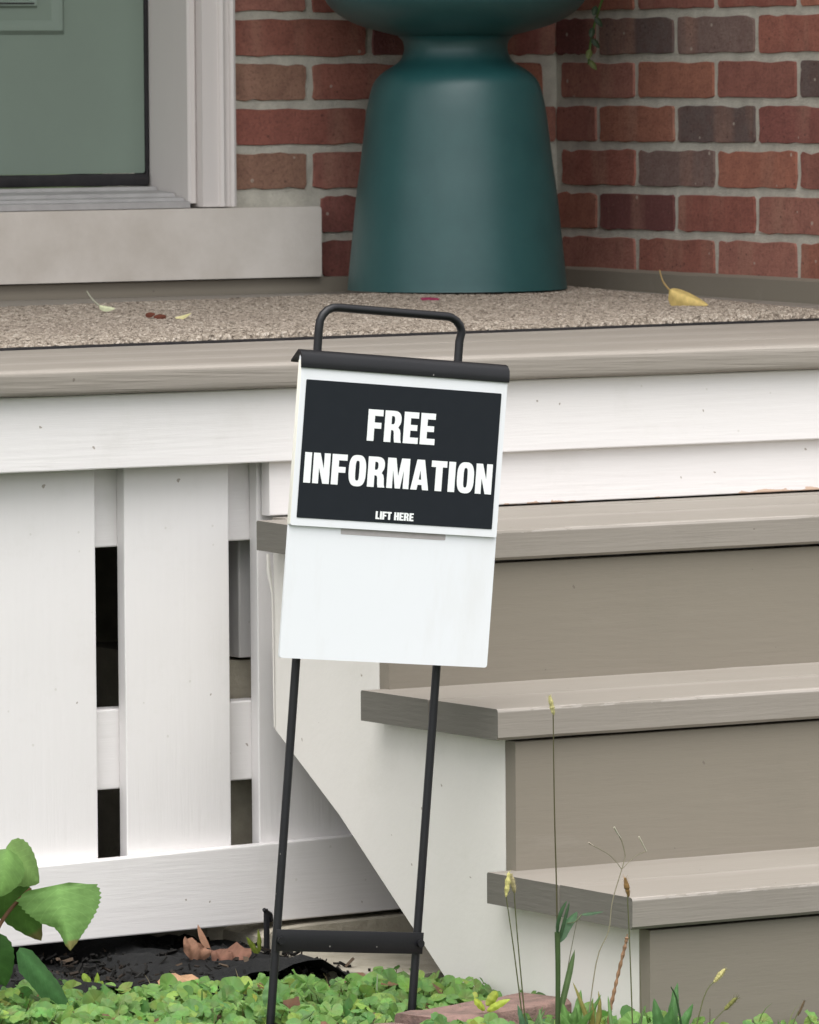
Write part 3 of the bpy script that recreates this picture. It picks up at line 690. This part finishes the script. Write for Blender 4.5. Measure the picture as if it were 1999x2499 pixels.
def arcp(cx, cy, rx, ry, a0, a1, n=8, p=1.0):
    out = []
    for i in range(n + 1):
        a = R(a0 + (a1 - a0) * i / n); c, s = math.cos(a), math.sin(a)
        out.append((cx + rx * math.copysign(abs(c) ** p, c), cy + ry * math.copysign(abs(s) ** p, s)))
    return out
s_, b_ = .225, .185
GL = {
 'I': (.225, [[(0, 0), (.225, 0), (.225, 1), (0, 1)]]),
 'F': (.50, [[(0, 0), (s_, 0), (s_, .40), (.455, .40), (.455, .59), (s_, .59), (s_, .80), (.50, .80), (.50, 1), (0, 1)]]),
 'E': (.50, [[(0, 0), (.50, 0), (.50, .195), (s_, .195), (s_, .41), (.455, .41), (.455, .595), (s_, .595), (s_, .805), (.49, .805), (.49, 1), (0, 1)]]),
 'L': (.46, [[(0, 0), (.46, 0), (.46, .2), (s_, .2), (s_, 1), (0, 1)]]),
 'T': (.52, [[(.15, 0), (.375, 0), (.375, .79), (.52, .79), (.52, 1), (0, 1), (0, .79), (.15, .79)]]),
 'H': (.56, [[(0, 0), (s_, 0), (s_, .4), (.335, .4), (.335, 0), (.56, 0), (.56, 1), (.335, 1), (.335, .6), (s_, .6), (s_, 1), (0, 1)]]),
 'N': (.55, [[(0, 0), (.195, 0), (.195, .52), (.335, 0), (.55, 0), (.55, 1), (.355, 1), (.355, .48), (.215, 1), (0, 1)]]),
 'M': (.74, [[(0, 0), (.19, 0), (.19, .62), (.285, 0), (.455, 0), (.55, .62), (.55, 0), (.74, 0), (.74, 1), (.465, 1), (.37, .40), (.275, 1), (0, 1)]]),
 'A': (.60, [[(0, 0), (.205, 0), (.235, .165), (.365, .165), (.395, 0), (.60, 0), (.425, 1), (.175, 1)], [(.258, .34), (.342, .34), (.30, .66)]]),
 'O': (.57, [arcp(.285, .5, .285, .515, 0, 360, 40, .72)[:-1], arcp(.285, .5, .068, .325, 0, 360, 28, .55)[:-1]]),
 'R': (.58, [[(0, 0), (s_, 0), (s_, .385), (.275, .385), (.31, .36), (.325, .30), (.335, .10), (.355, 0), (.58, 0), (.555, .10), (.545, .30), (.52, .41), (.46, .475)] + arcp(.30, .735, .25, .265, -42, 90, 10, .8) + [(0, 1)],
             [(s_, .57), (.28, .57)] + arcp(.28, .70, .06, .13, -90, 90, 8, .8) + [(s_, .83)]]),
}
def text(word, u0, u1, v0, v1, y_, gap=.065):
    widths = [GL[c][0] if c != ' ' else .22 for c in word]; tot = sum(widths) + gap * (len(word) - 1)
    cu = bpy.data.curves.new('lettering', 'CURVE'); cu.dimensions = '2D'; cu.fill_mode = 'BOTH'; cu.extrude = .00015
    x = 0; sx = (u1 - u0) / tot; sy = v1 - v0
    for c, wd in zip(word, widths):
        if c != ' ':
            for pts in GL[c][1]:
                sp_ = cu.splines.new('POLY'); sp_.points.add(len(pts) - 1); sp_.use_cyclic_u = True
                for p, (a, b) in zip(sp_.points, pts): p.co = (u0 + (x + a) * sx, v0 + b * sy, 0, 1)
        x += wd + gap
    tmp = bpy.data.objects.new('tmp', cu); COL.objects.link(tmp)
    dg = bpy.context.evaluated_depsgraph_get(); me = bpy.data.meshes.new_from_object(tmp.evaluated_get(dg))
    bpy.data.objects.remove(tmp)
    vs = [(v.co.x, y_ - v.co.z, v.co.y) for v in me.vertices]; fs = [tuple(p.vertices) for p in me.polygons]
    return lp('lettering', (vs, fs), M['letter'], lid, smooth=0)
text('FREE', -.0400, .0512, .6588, .6948, yk - .0009)
text('INFORMATION', -.1202, .1330, .6065, .6412, yk - .0009)
text('LIFT HERE', -.0207, .0304, .5702, .5792, yk - .0009, .05)

# ------------------------------------------------------------------ small things by the skirting
ft = prism([(.915, -.20), (.955, -.30), (1.28, -.30), (1.28, .01), (.99, .01), (.945, -.05)], 'z', GZ - .06, GZ + .010)
tag(part('concrete_slab', ft, M['concrete'], smooth=20), 'weathered concrete slab on the ground under the white stringer', 'slab')
blk = prism([(.945, GZ - .06), (1.5, GZ - .06), (1.5, -.6945), (1.02, -.7015), (.965, -.7045), (.952, -.712)], 'y', .012, .26)
tag(part('concrete_block', blk, M['concrete'], smooth=30), 'mossy concrete block behind the right end of the bottom skirting board', 'block')
def fabric():
    V = []; F = []; nx, ny = 70, 26; rg = random.Random(5)
    for j in range(ny + 1):
        for i in range(nx + 1):
            x = -.2 + 1.15 * i / nx; y = -.255 + .50 * j / ny + .02 * math.sin(i * .35)
            h = .010 * math.sin(i * .9 + j * .5) * math.sin(j * .7 + i * .21) + .006 * math.sin(i * .33) + rg.uniform(-.002, .002)
            V.append((x, y, GZ + .010 + h + (.012 if j < 4 else 0) * math.sin(i * .22) ** 2))
    for j in range(ny):
        for i in range(nx):
            a = j * (nx + 1) + i; F.append((a, a + 1, a + nx + 2, a + nx + 1))
    return V, F
tag(part('landscape_fabric', fabric(), M['fabric'], smooth=80), 'crumpled black landscape fabric on the ground under the white skirting', 'fabric')
def mulch():
    rg = random.Random(31); V = []; F = []; C = []
    for q in range(2600):
        x = rg.uniform(-.1, .95); y_ = rg.uniform(-.62, .12) if rg.random() < .4 else rg.uniform(-.30, .10)
        l = rg.uniform(.003, .016); wd = l * rg.uniform(.15, .5); a = rg.uniform(0, 6.28); h = GZ + rg.uniform(.004, .018) - (.010 if y_ < -.26 else 0)
        m3 = Euler((rg.gauss(0, .5), rg.gauss(0, .5), a)).to_matrix(); k = len(V); th = rg.uniform(.0006, .002)
        for dx, dy, dz in ((-1, -1, -1), (1, -.7, -1), (.9, 1, -1), (-.8, .8, -1), (-1, -1, 1), (1, -.7, 1), (.9, 1, 1), (-.8, .8, 1)):
            V.append(m3 @ Vector((dx * l / 2, dy * wd / 2, dz * th)) + Vector((x, y_, h)))
        F += [(k, k + 1, k + 2, k + 3), (k + 4, k + 5, k + 6, k + 7), (k, k + 1, k + 5, k + 4), (k + 1, k + 2, k + 6, k + 5), (k + 2, k + 3, k + 7, k + 6), (k + 3, k, k + 4, k + 7)]
        g_ = rg.random(); c = (.012, .011, .010) if g_ < .8 else ((.035, .025, .019) if g_ < .96 else (.12, .085, .06))
        C += [c] * 8
    return V, F, C
mv = mulch(); mo = part('bark_mulch', (mv[0], mv[1]), M['dry'], smooth=0, cols=mv[2]); mo['kind'] = 'stuff'; mo['label'] = 'dark rough bark mulch and litter on the bed under the skirting'; mo['category'] = 'mulch'
stk = join(tube([(.9225, -.045, GZ - .05), (.9225, -.045, -.678), (.9215, -.045, -.668)], [.0042, .0042, .003], 6), tube([(.9175, -.047, -.668), (.9275, -.044, -.676), (.930, -.044, -.684)], [.0025, .0045, .003], 6))
tag(part('stake', stk, M['black_metal']), 'short black garden stake standing left of the sign leg', 'stake')
b = Vector((.83, -.075, GZ + .012))
dl = empty('dry_leaf', b, 'large curled brown dry leaf on the black fabric under the skirting', 'leaf')
DB = (.27, .145, .095)
addleaf('blade', dl, b + Vector((-.004, 0, .012)), (-.85, .1, .22), (.1, -.85, .45), .042, .036, DB, 'dry', seed=1, fold=.45, droop=-.3, nt=10, wav=.35, hw=([.2, .5, .9, 1, .8, .95, .3], [.2, .6, .7, 1, .9, .5, .2]))
addleaf('blade', dl, b + Vector((-.004, 0, .010)), (.92, -.2, -.16), (.0, -.75, .6), .050, .040, (.20, .10, .07), 'dry', seed=2, fold=.5, droop=-.5, nt=10, wav=.4, hw=([.3, .7, 1, .8, 1, .7, .1], [.3, .9, .6, .9, 1.1, .8, .3]))
addleaf('blade', dl, b + Vector((-.002, .004, .016)), (-.30, .1, .95), (.7, -.7, .2), .034, .016, (.36, .20, .13), 'dry', seed=3, shape='ovate', fold=.6, droop=.3, nt=8)
b = Vector((.655, -.245, GZ + .018))
dl = empty('dry_leaf', b, 'small tan dry leaf lying between ivy and black fabric at left', 'leaf')
addleaf('blade', dl, b, (.9, -.3, .15), (-.2, -.7, .7), .05, .03, (.42, .25, .15), 'dry', seed=4, shape='strap', fold=.4, droop=.2, nt=8, wav=.3)

be = empty('brick_edging', (.75, -.735, GZ), 'worn pinkish brick garden edging at the foot of the white stringer', 'edging')
def paver(c, L, W, H, rot, seed, top):
    rg = random.Random(seed); V, F = sweep(rrect(-W / 2, W / 2, -H, 0, .006), 'x', -L / 2, L / 2, 10, .0014, seed)
    q = Euler((0, rg.uniform(-.03, .03), rot)).to_matrix()
    return [q @ Vector(v) + Vector((c[0], c[1], top)) for v in V], F
part('brick', paver((.838, -.672), .192, .088, .062, .17, 1, -.7095), M['edging'], be, smooth=40)
part('brick', paver((.640, -.708), .192, .088, .062, .16, 2, -.7185), M['edging'], be, smooth=40)
part('brick', paver((.442, -.74), .192, .088, .062, .15, 3, -.722), M['edging'], be, smooth=40)

# ------------------------------------------------------------------ ground ivy
def ivy():
    rg = random.Random(21); V = []; F = []; C = []
    def ok(x, y):
        if x > .955 and y > -.83: return 0
        lim = -.225 + .018 * math.sin(x * 31) + .012 * math.sin(x * 67)
        if x < .60: lim = -.10 - max(0, (x - .52)) * 1.5
        if x > .78: lim = -.245
        if x > .84: lim = -.285 + .02 * math.sin(x * 50)
        if y > lim: return 0
        if y > lim - .05: return .30
        if x > .965: return .18
        if math.sin(x * 23 + 1.3 * math.sin(y * 19)) * math.sin(y * 27 + x * 7) > .38: return .16
        if y < -.62 and abs(y + .70 - (x - .75) * .17) < .055 and x > .5: return .30
        return 1
    n = 0
    while n < 13000:
        x = rg.uniform(-.3, 1.9); y = rg.uniform(-1.5, -.05); p = ok(x, y)
        if x < .2 or y < -1.1 or x > 1.2: p *= .4
        if rg.random() > p: n += .2; continue
        n += 1
        r_ = rg.choice((rg.uniform(.0025, .006), rg.uniform(.005, .011), rg.uniform(.008, .0150 if y < -.33 else .011))) * (1 if rg.random() < .85 else 1.2)
        hgt = (rg.uniform(.001, .022) + .012 * max(0, math.sin(x * 17 + y * 9) * math.sin(y * 21 - x * 5))) * (.4 if p < .5 else 1)
        for lx in (.628, .818):                                    # lower growth right in front of the sign legs
            al = (x - lx) * -.527 + (y + .55) * -.85; ac = abs((x - lx) * .85 - (y + .55) * .527)
            if -.01 < al < .14 and ac < .02: hgt = -.02
        tilt = rg.gauss(.75, .35); az = math.atan2(-.85, -.527) + rg.gauss(0, 1.0)
        nrm = Vector((math.cos(az) * math.sin(tilt), math.sin(az) * math.sin(tilt), math.cos(tilt)))
        t1 = nrm.orthogonal().normalized(); t2 = nrm.cross(t1); sp_ = rg.uniform(0, 6.28)
        a = t1 * math.cos(sp_) + t2 * math.sin(sp_); b_2 = nrm.cross(a)
        c0 = Vector((x, y, GZ + hgt)); k = len(V); m_ = 16; cup = rg.uniform(-.25, .3)
        u = rg.random(); hue = rg.random()
        base = (.19, .345, .09) if hue < .62 else ((.14, .28, .08) if hue < .84 else ((.26, .39, .085) if hue < .94 else ((.36, .42, .08) if hue < .965 else (.22, .12, .07))))
        g_ = .75 + .5 * u; base = tuple(q * g_ for q in base)
        V.append(c0); C.append(tuple(q * rg.uniform(.75, 1.25) for q in base))
        for i in range(m_):
            th = math.pi * 2 * (i + .5) / m_
            rad = r_ * (1 + .03 * math.sin(th * 5) + rg.uniform(-.02, .02))
            if i in (0, m_ - 1): rad *= .62                       # notch at the stalk
            V.append(c0 + a * math.cos(th) * rad + b_2 * math.sin(th) * rad * 1.08 + nrm * (cup + rg.uniform(-.10, .10)) * rad); C.append(tuple(q * rg.uniform(.88, 1.1) for q in base))
        for i in range(m_ - 1): F.append((k, k + 1 + i, k + 2 + i))
        if rg.random() < .7:                                       # stalk to the ground
            k2 = len(V); s0 = c0 - a * -.3 * r_; gpt = Vector((x + rg.uniform(-.012, .012), y + rg.uniform(0, .012), GZ - .004))
            V += [s0, s0 + Vector((.0009, -.0005, 0)), gpt + Vector((.0009, -.0005, 0)), gpt]; C += [(.12, .12, .04)] * 4
            F.append((k2, k2 + 1, k2 + 2, k2 + 3))
    return V, F, C
def short_grass():
    rg = random.Random(77); V = []; F = []; C = []
    for q in range(420):
        x = rg.uniform(-.1, 1.3); y_ = rg.uniform(-1.25, -.27)
        if x > .955 and y_ > -.84: continue
        if any(abs((x - lx) * .85 - (y_ + .55) * .527) < .012 and y_ < -.55 for lx in (.628, .818)): continue
        h = rg.uniform(.015, .05); a = rg.uniform(0, 6.28); ln = rg.uniform(.1, .9) * h; wd = rg.uniform(.0006, .0016); k = len(V)
        c = rg.choice(((.12, .24, .06), (.18, .30, .08), (.30, .33, .14), (.33, .27, .15)))
        for i in range(5):
            t_ = i / 4; p = Vector((x + math.cos(a) * ln * t_ * t_, y_ + math.sin(a) * ln * t_ * t_, GZ - .004 + h * (t_ - .25 * t_ * t_)))
            w_ = wd * (1 - t_ * .95); V += [p + Vector((.85, -.527, 0)) * w_, p - Vector((.85, -.527, 0)) * w_]; C += [c, c]
        for i in range(4): F.append((k + i * 2, k + i * 2 + 1, k + i * 2 + 3, k + i * 2 + 2))
    return V, F, C
gv = short_grass(); go = part('short_grass', (gv[0], gv[1]), M['leaf'], smooth=0, cols=gv[2]); go['kind'] = 'stuff'; go['label'] = 'sparse short grass blades mixed through the ground ivy'; go['category'] = 'grass'
iv = ivy(); me = bpy.data.meshes.new('ground_ivy'); me.from_pydata(iv[0], [], iv[1]); me.materials.append(M['leaf'])
at = me.color_attributes.new('Col', 'FLOAT_COLOR', 'POINT')
at.data.foreach_set('color', [q for c in iv[2] for q in (*c, 1)])
o = link('ground_ivy', me); o['kind'] = 'stuff'; o['label'] = 'low carpet of round-leaved green ground ivy around the sign legs'; o['category'] = 'ground cover'

# ------------------------------------------------------------------ weeds
def seed_head(parent, a, b, rad, c, seed):
    rg = random.Random(seed); a, b = Vector(a), Vector(b); n = 12
    pts = [a + (b - a) * i / n for i in range(n + 1)]
    rr = [max(.0004, rad * math.sin(math.pi * (.08 + .9 * i / n)) ** .6 * rg.uniform(.8, 1.15)) for i in range(n + 1)]
    V, F = tube(pts, rr, 7); d = (a - b).normalized()
    for i in range(70):
        t_ = rg.random(); p = a + (b - a) * t_; s = Vector((rg.gauss(0, 1), rg.gauss(0, 1), rg.gauss(0, 1))); s = (s - d * s.dot(d)).normalized()
        q = p + s * rad * 2.0 + d * rad * 1.6; side = s.cross(d) * .00025; k = len(V)
        V += [p + side, p - side, q]; F.append((k, k + 1, k + 2))
    return part('seed_head', (V, F), M['dry'], parent, smooth=0, cols=lcol(len(V), c, .25, seed))
STG = (.16, .17, .075); PALE = (.55, .50, .24)
# tall foxtail
y = -.88
fx = empty('foxtail_grass', (.802, y, GZ), 'tallest thin foxtail grass stem with pale seed head in front of steps', 'grass')
stem('stem', fx, [(.800, y, -.355), (.801, y, -.461), (.803, y, -.54), (.804, y, -.605)], (.0007, .0010), (.13, .12, .06), 5)
stem('sheath', fx, [(.804, y, -.60), (.8045, y, -.65), (.803, y, GZ)], (.0032, .0026), (.085, .14, .05), 7)
seed_head(fx, (.7955, y, -.336), (.8008, y, -.358), .0029, PALE, 3)
DK = (.045, .095, .04)
addleaf('leaf', fx, (.803, y, -.604), (-.32, -.25, .75), (-.6, -.2, .5), .044, .0065, DK, seed=31, shape='strap', fold=.3, droop=1.0, nt=10)
addleaf('leaf', fx, (.805, y, -.612), (.45, .1, .80), (-.6, -.5, .6), .050, .011, (.06, .13, .06), seed=32, shape='strap', fold=.3, droop=.7, nt=10)
addleaf('leaf', fx, (.806, y, -.610), (.30, 0, .9), (-.5, -.7, .3), .046, .004, DK, seed=33, shape='strap', fold=.3, droop=.05, nt=8)
addleaf('leaf', fx, (.807, y, -.690), (.27, 0, .95), (-.5, -.7, .3), .072, .007, (.10, .16, .06), seed=34, shape='strap', fold=.3, droop=.1, nt=8)
addleaf('leaf', fx, (.835, y, -.583), (.95, -.1, .1), (-.1, -.6, .8), .030, .005, (.07, .13, .07), seed=35, shape='ovate', fold=.2, droop=.1, nt=8)
stem('thin_stem', fx, [(.820, y + .005, -.592), (.828, y, -.590), (.836, y, -.583)], .0007, (.16, .2, .10), 5)
for i, (yy, top, mid, bot, h0, h1, c, lab) in enumerate([
    (-.84, (.762, -.56), (.772, -.622), (.788, GZ), (.766, -.535), (.762, -.562), (.60, .55, .22), 'foxtail grass with bright yellow-white head, left of the close pair'),
    (-.835, (.776, -.558), (.781, -.617), (.793, GZ), (.772, -.537), (.777, -.559), (.42, .36, .20), 'foxtail grass with dull tan head, right of the close pair'),
    (-.92, (.871, -.56), (.874, -.621), (.878, GZ), (.868, -.540), (.873, -.562), (.24, .14, .05), 'slender foxtail grass with brown head at the bottom tread corner'),
    (-1.1, (.864, -.635), (.849, -.655), (.826, GZ), (.878, -.623), (.863, -.637), (.42, .38, .16), 'slanting foxtail grass with white-tipped head against the lowest riser'),
    (-1.1, (.878, -.667), (.858, -.686), (.835, GZ), (.893, -.656), (.877, -.668), (.17, .17, .05), 'slanting foxtail grass with dark olive head near the lowest riser'),
    (-1.1, (.976, -.677), (.968, -.693), (.955, GZ), (.984, -.666), (.975, -.682), (.13, .09, .05), 'dark brown dry seed spike at the lower right corner')]):
    e = empty('foxtail_grass', (bot[0], yy, GZ), lab, 'grass')
    stem('stem', e, [(top[0], yy, top[1]), (mid[0], yy, mid[1]), (bot[0], yy, bot[1])], (.0006, .0009), STG, 5)
    seed_head(e, (h0[0], yy, h0[1]), (h1[0], yy, h1[1]), .0030 if i < 5 else .0016, c, 40 + i)
    addleaf('leaf', e, (bot[0], yy, GZ + .002), (.3 - .1 * i, -.2, .8), (-.4, -.7, .4), .05, .004, (.09, .16, .05), seed=50 + i, shape='strap', fold=.3, droop=.6, nt=8)
# branching grass
y = -.90
bgx = empty('branching_grass', (.826, y, GZ), 'fine pale grass with forked tips in front of the second riser', 'grass')
TN = (.34, .31, .22)
stem('stem', bgx, [(.882, y, -.518), (.877, y, -.533), (.864, y, -.569), (.859, y, -.601), (.842, y, -.636), (.826, y, GZ)], (.0005, .0008), TN, 5)
stem('branch', bgx, [(.882, y, -.519), (.877, y, -.501), (.868, y, -.487)], (.0005, .0009), TN, 5)
stem('branch', bgx, [(.878, y, -.532), (.896, y, -.519), (.910, y, -.515)], .0004, TN, 5)
stem('spikelet', bgx, [(.910, y, -.515), (.906, y, -.508), (.900, y, -.498)], (.0007, .0011), (.62, .58, .48), 5)
stem('spikelet', bgx, [(.876, y, -.498), (.872, y, -.493), (.867, y, -.485)], (.0006, .0012), (.62, .58, .48), 5)
stem('branch', bgx, [(.877, y, -.533), (.861, y, -.516), (.833, y, -.501)], .0004, TN, 5)
stem('spikelet', bgx, [(.839, y, -.504), (.833, y, -.500)], (.0006, .0010), (.6, .52, .44), 5)
# brown seed spike
bs_ = empty('dock_spike', (.853, y, GZ), 'brown beaded seed spike leaning against the stringer end', 'weed')
pts = smoothline([(.884, y, -.606), (.8815, y, -.617), (.870, y, -.655), (.860, y, -.693), (.853, y, GZ)], 8)
rg = random.Random(2)
vf = tube(pts, [(.0006 if i < 5 else .0014 + .0009 * (i % 2) + rg.uniform(-.0003, .0003)) if i < len(pts) - 6 else .001 for i in range(len(pts))], 7)
part('spike', vf, M['dry'], bs_, smooth=0, cols=lcol(len(vf[0]), (.26, .15, .085), .3, 5))
addleaf('leaf', bs_, (.853, y, GZ), (.4, -.3, .5), (-.4, -.7, .4), .05, .012, (.05, .09, .04), seed=3, shape='strap', droop=.6, nt=8)
# thin blades
for i, (pts, c, lab, rd) in enumerate([
    ([(.841, -1.05, -.645), (.850, -1.05, -.665), (.862, -1.05, GZ)], (.06, .12, .05), 'dark green grass blade leaning left before the lowest riser', .0013),
    ([(.872, -1.08, -.668), (.872, -1.08, -.69), (.873, -1.08, GZ)], (.16, .14, .09), 'short upright thin brown stem before the lowest riser', .0007),
    ([(.596, -.45, -.697), (.596, -.45, -.715), (.596, -.45, GZ)], (.12, .25, .06), 'single green grass blade rising from the ivy left of the sign', .0016),
    ([(.833, -.45, -.697), (.832, -.45, -.715), (.831, -.45, GZ)], (.42, .52, .32), 'pale upright grass stem in the ivy between the sign legs', .0013),
    ([(.803, -.50, -.712), (.788, -.505, -.722), (.770, -.51, GZ)], (.45, .46, .24), 'pale slanting straw in the ivy between the sign legs', .0016),
    ([(.842, -.865, -.583), (.826, -.865, -.65), (.812, -.865, GZ)], (.26, .24, .16), 'faint dry stem slanting in front of the stringer', .0006),
    ([(.880, -.93, -.60), (.881, -.93, -.65), (.883, -.93, GZ)], (.20, .19, .12), 'hair-thin upright stem at the stringer front edge', .0005)]):
    rr = [rd * .4, rd, rd]
    p = smoothline(pts, 5); vf = tube(p, [rd * (.45 + .55 * min(1, k / len(p) * 2)) for k in range(len(p))], 5)
    tag(part('grass_blade', vf, M['leaf'], smooth=80, cols=lcol(len(vf[0]), c, .1, i)), lab, 'grass')
for i, (x_, y_, dx, h, lab) in enumerate([
    (.822, -.885, .022, .060, 'arching green grass blade right of the tallest foxtail base'),
    (.794, -.87, -.018, .052, 'short curved green grass blade left of the tallest foxtail base'),
    (.846, -.93, -.014, .070, 'thin green blade beside the brown beaded spike'),
    (.905, -1.06, .016, .050, 'short green grass blade at the foot of the lowest riser, right of the rounded weed')]):
    e = empty('grass_blade', (x_, y_, GZ), lab, 'grass')
    addleaf('blade', e, (x_, y_, GZ), (dx * 12, -.1, 1), (-.5, -.8, .2), h, .0042, (.12, .22, .07), seed=300 + i, shape='strap', fold=.3, droop=.9, nt=10)
# broadleaf weeds
def weed(name, label, c, leaves, colr, seed):
    e = empty(name, c, label, 'weed'); rg = random.Random(seed)
    for i, (dx, dy, dz, L, W, nx, sh) in enumerate(leaves):
        k = rg.uniform(.85, 1.2); d = Vector((dx, dy, dz))
        addleaf('leaf', e, Vector(c) + Vector((rg.uniform(-.006, .006), 0, rg.uniform(.0, .012))), d, (nx, -.75, .5), L * rg.uniform(.8, 1.1), W * rg.uniform(.5, .85), tuple(q * k for q in colr), seed=seed + i, shape=sh, wav=.15, fold=.25, droop=rg.uniform(.3, .9), serr=.04, nt=12)
    return e
weed('broadleaf_weed', 'bright green broad-leaved weed at the base of the tallest foxtail', (.812, -.895, GZ + .004),
     [(-.22, -.2, .9, .058, .017, -.3, 'ovate'), (.18, -.1, .9, .066, .019, -.2, 'ovate'), (.55, -.2, .8, .068, .013, .2, 'ovate'), (.0, -.5, .8, .048, .020, -.1, 'ovate'), (-.7, -.2, .55, .045, .014, -.4, 'ovate'), (.75, .1, .75, .078, .010, .3, 'ovate'), (.35, -.5, .6, .045, .018, .3, 'ovate'), (-.4, -.5, .7, .05, .015, .2, 'ovate')], (.13, .26, .07), 70)
weed('broadleaf_weed', 'yellowing small weed between brown spike and tallest foxtail', (.838, -.90, GZ + .004),
     [(-.3, -.1, .9, .066, .009, -.3, 'ovate'), (.35, -.1, .8, .055, .010, .3, 'ovate'), (.0, -.4, .9, .045, .011, 0, 'ovate')], (.24, .22, .06), 80)
weed('broadleaf_weed', 'mid-green rounded weed against the foot of the lowest riser', (.870, -1.0, GZ + .004),
     [(-.30, -.2, .9, .062, .020, -.5, 'ovate'), (.15, -.1, .95, .074, .022, .4, 'ovate'), (0, -.5, .75, .05, .024, 0, 'ovate'), (-.7, -.3, .6, .05, .018, -.3, 'ovate'), (.55, -.3, .6, .05, .018, .3, 'ovate'), (-.05, -.2, .95, .066, .016, -.7, 'ovate'), (.35, -.4, .8, .06, .018, .1, 'ovate')], (.10, .225, .075), 90)
weed('broadleaf_weed', 'blue-green leaf clump in front of the brick edging', (.775, -.86, GZ + .002),
     [(-.1, -.1, .95, .044, .012, 0, 'ovate'), (.4, -.2, .6, .05, .013, .1, 'ovate'), (-.5, -.2, .5, .04, .012, -.2, 'ovate'), (.15, -.4, .7, .035, .012, .4, 'ovate')], (.08, .17, .085), 100)
weed('broadleaf_weed', 'wide pale green leaf standing in the ivy left of the sign leg', (.675, -.47, GZ + .002),
     [(.05, -.1, .95, .040, .024, -.1, 'ovate'), (.5, -.2, .7, .035, .014, .1, 'ovate')], (.15, .28, .11), 110)
weed('seedling', 'yellow-green seedling on the black fabric at left', (.575, -.235, GZ + .006),
     [(-.4, -.2, .8, .022, .014, -.2, 'round'), (.4, -.2, .8, .022, .014, .2, 'round'), (0, -.3, .95, .032, .016, 0, 'ovate')], (.25, .36, .05), 120)
weed('seedling', 'tiny yellow-green seedling beside the black stake', (.905, -.06, GZ + .004),
     [(-.5, -.2, .7, .03, .012, -.2, 'ovate'), (.1, -.2, .9, .03, .011, .2, 'ovate')], (.20, .26, .04), 130)
weed('seedling', 'bright yellow-green seedling at the right foot of the sign', (.815, -.72, GZ + .025),
     [(-.5, -.3, .6, .022, .018, -.2, 'round'), (.5, -.3, .6, .022, .018, .2, 'round'), (.2, -.4, .3, .03, .012, 0, 'ovate')], (.36, .44, .06), 140)
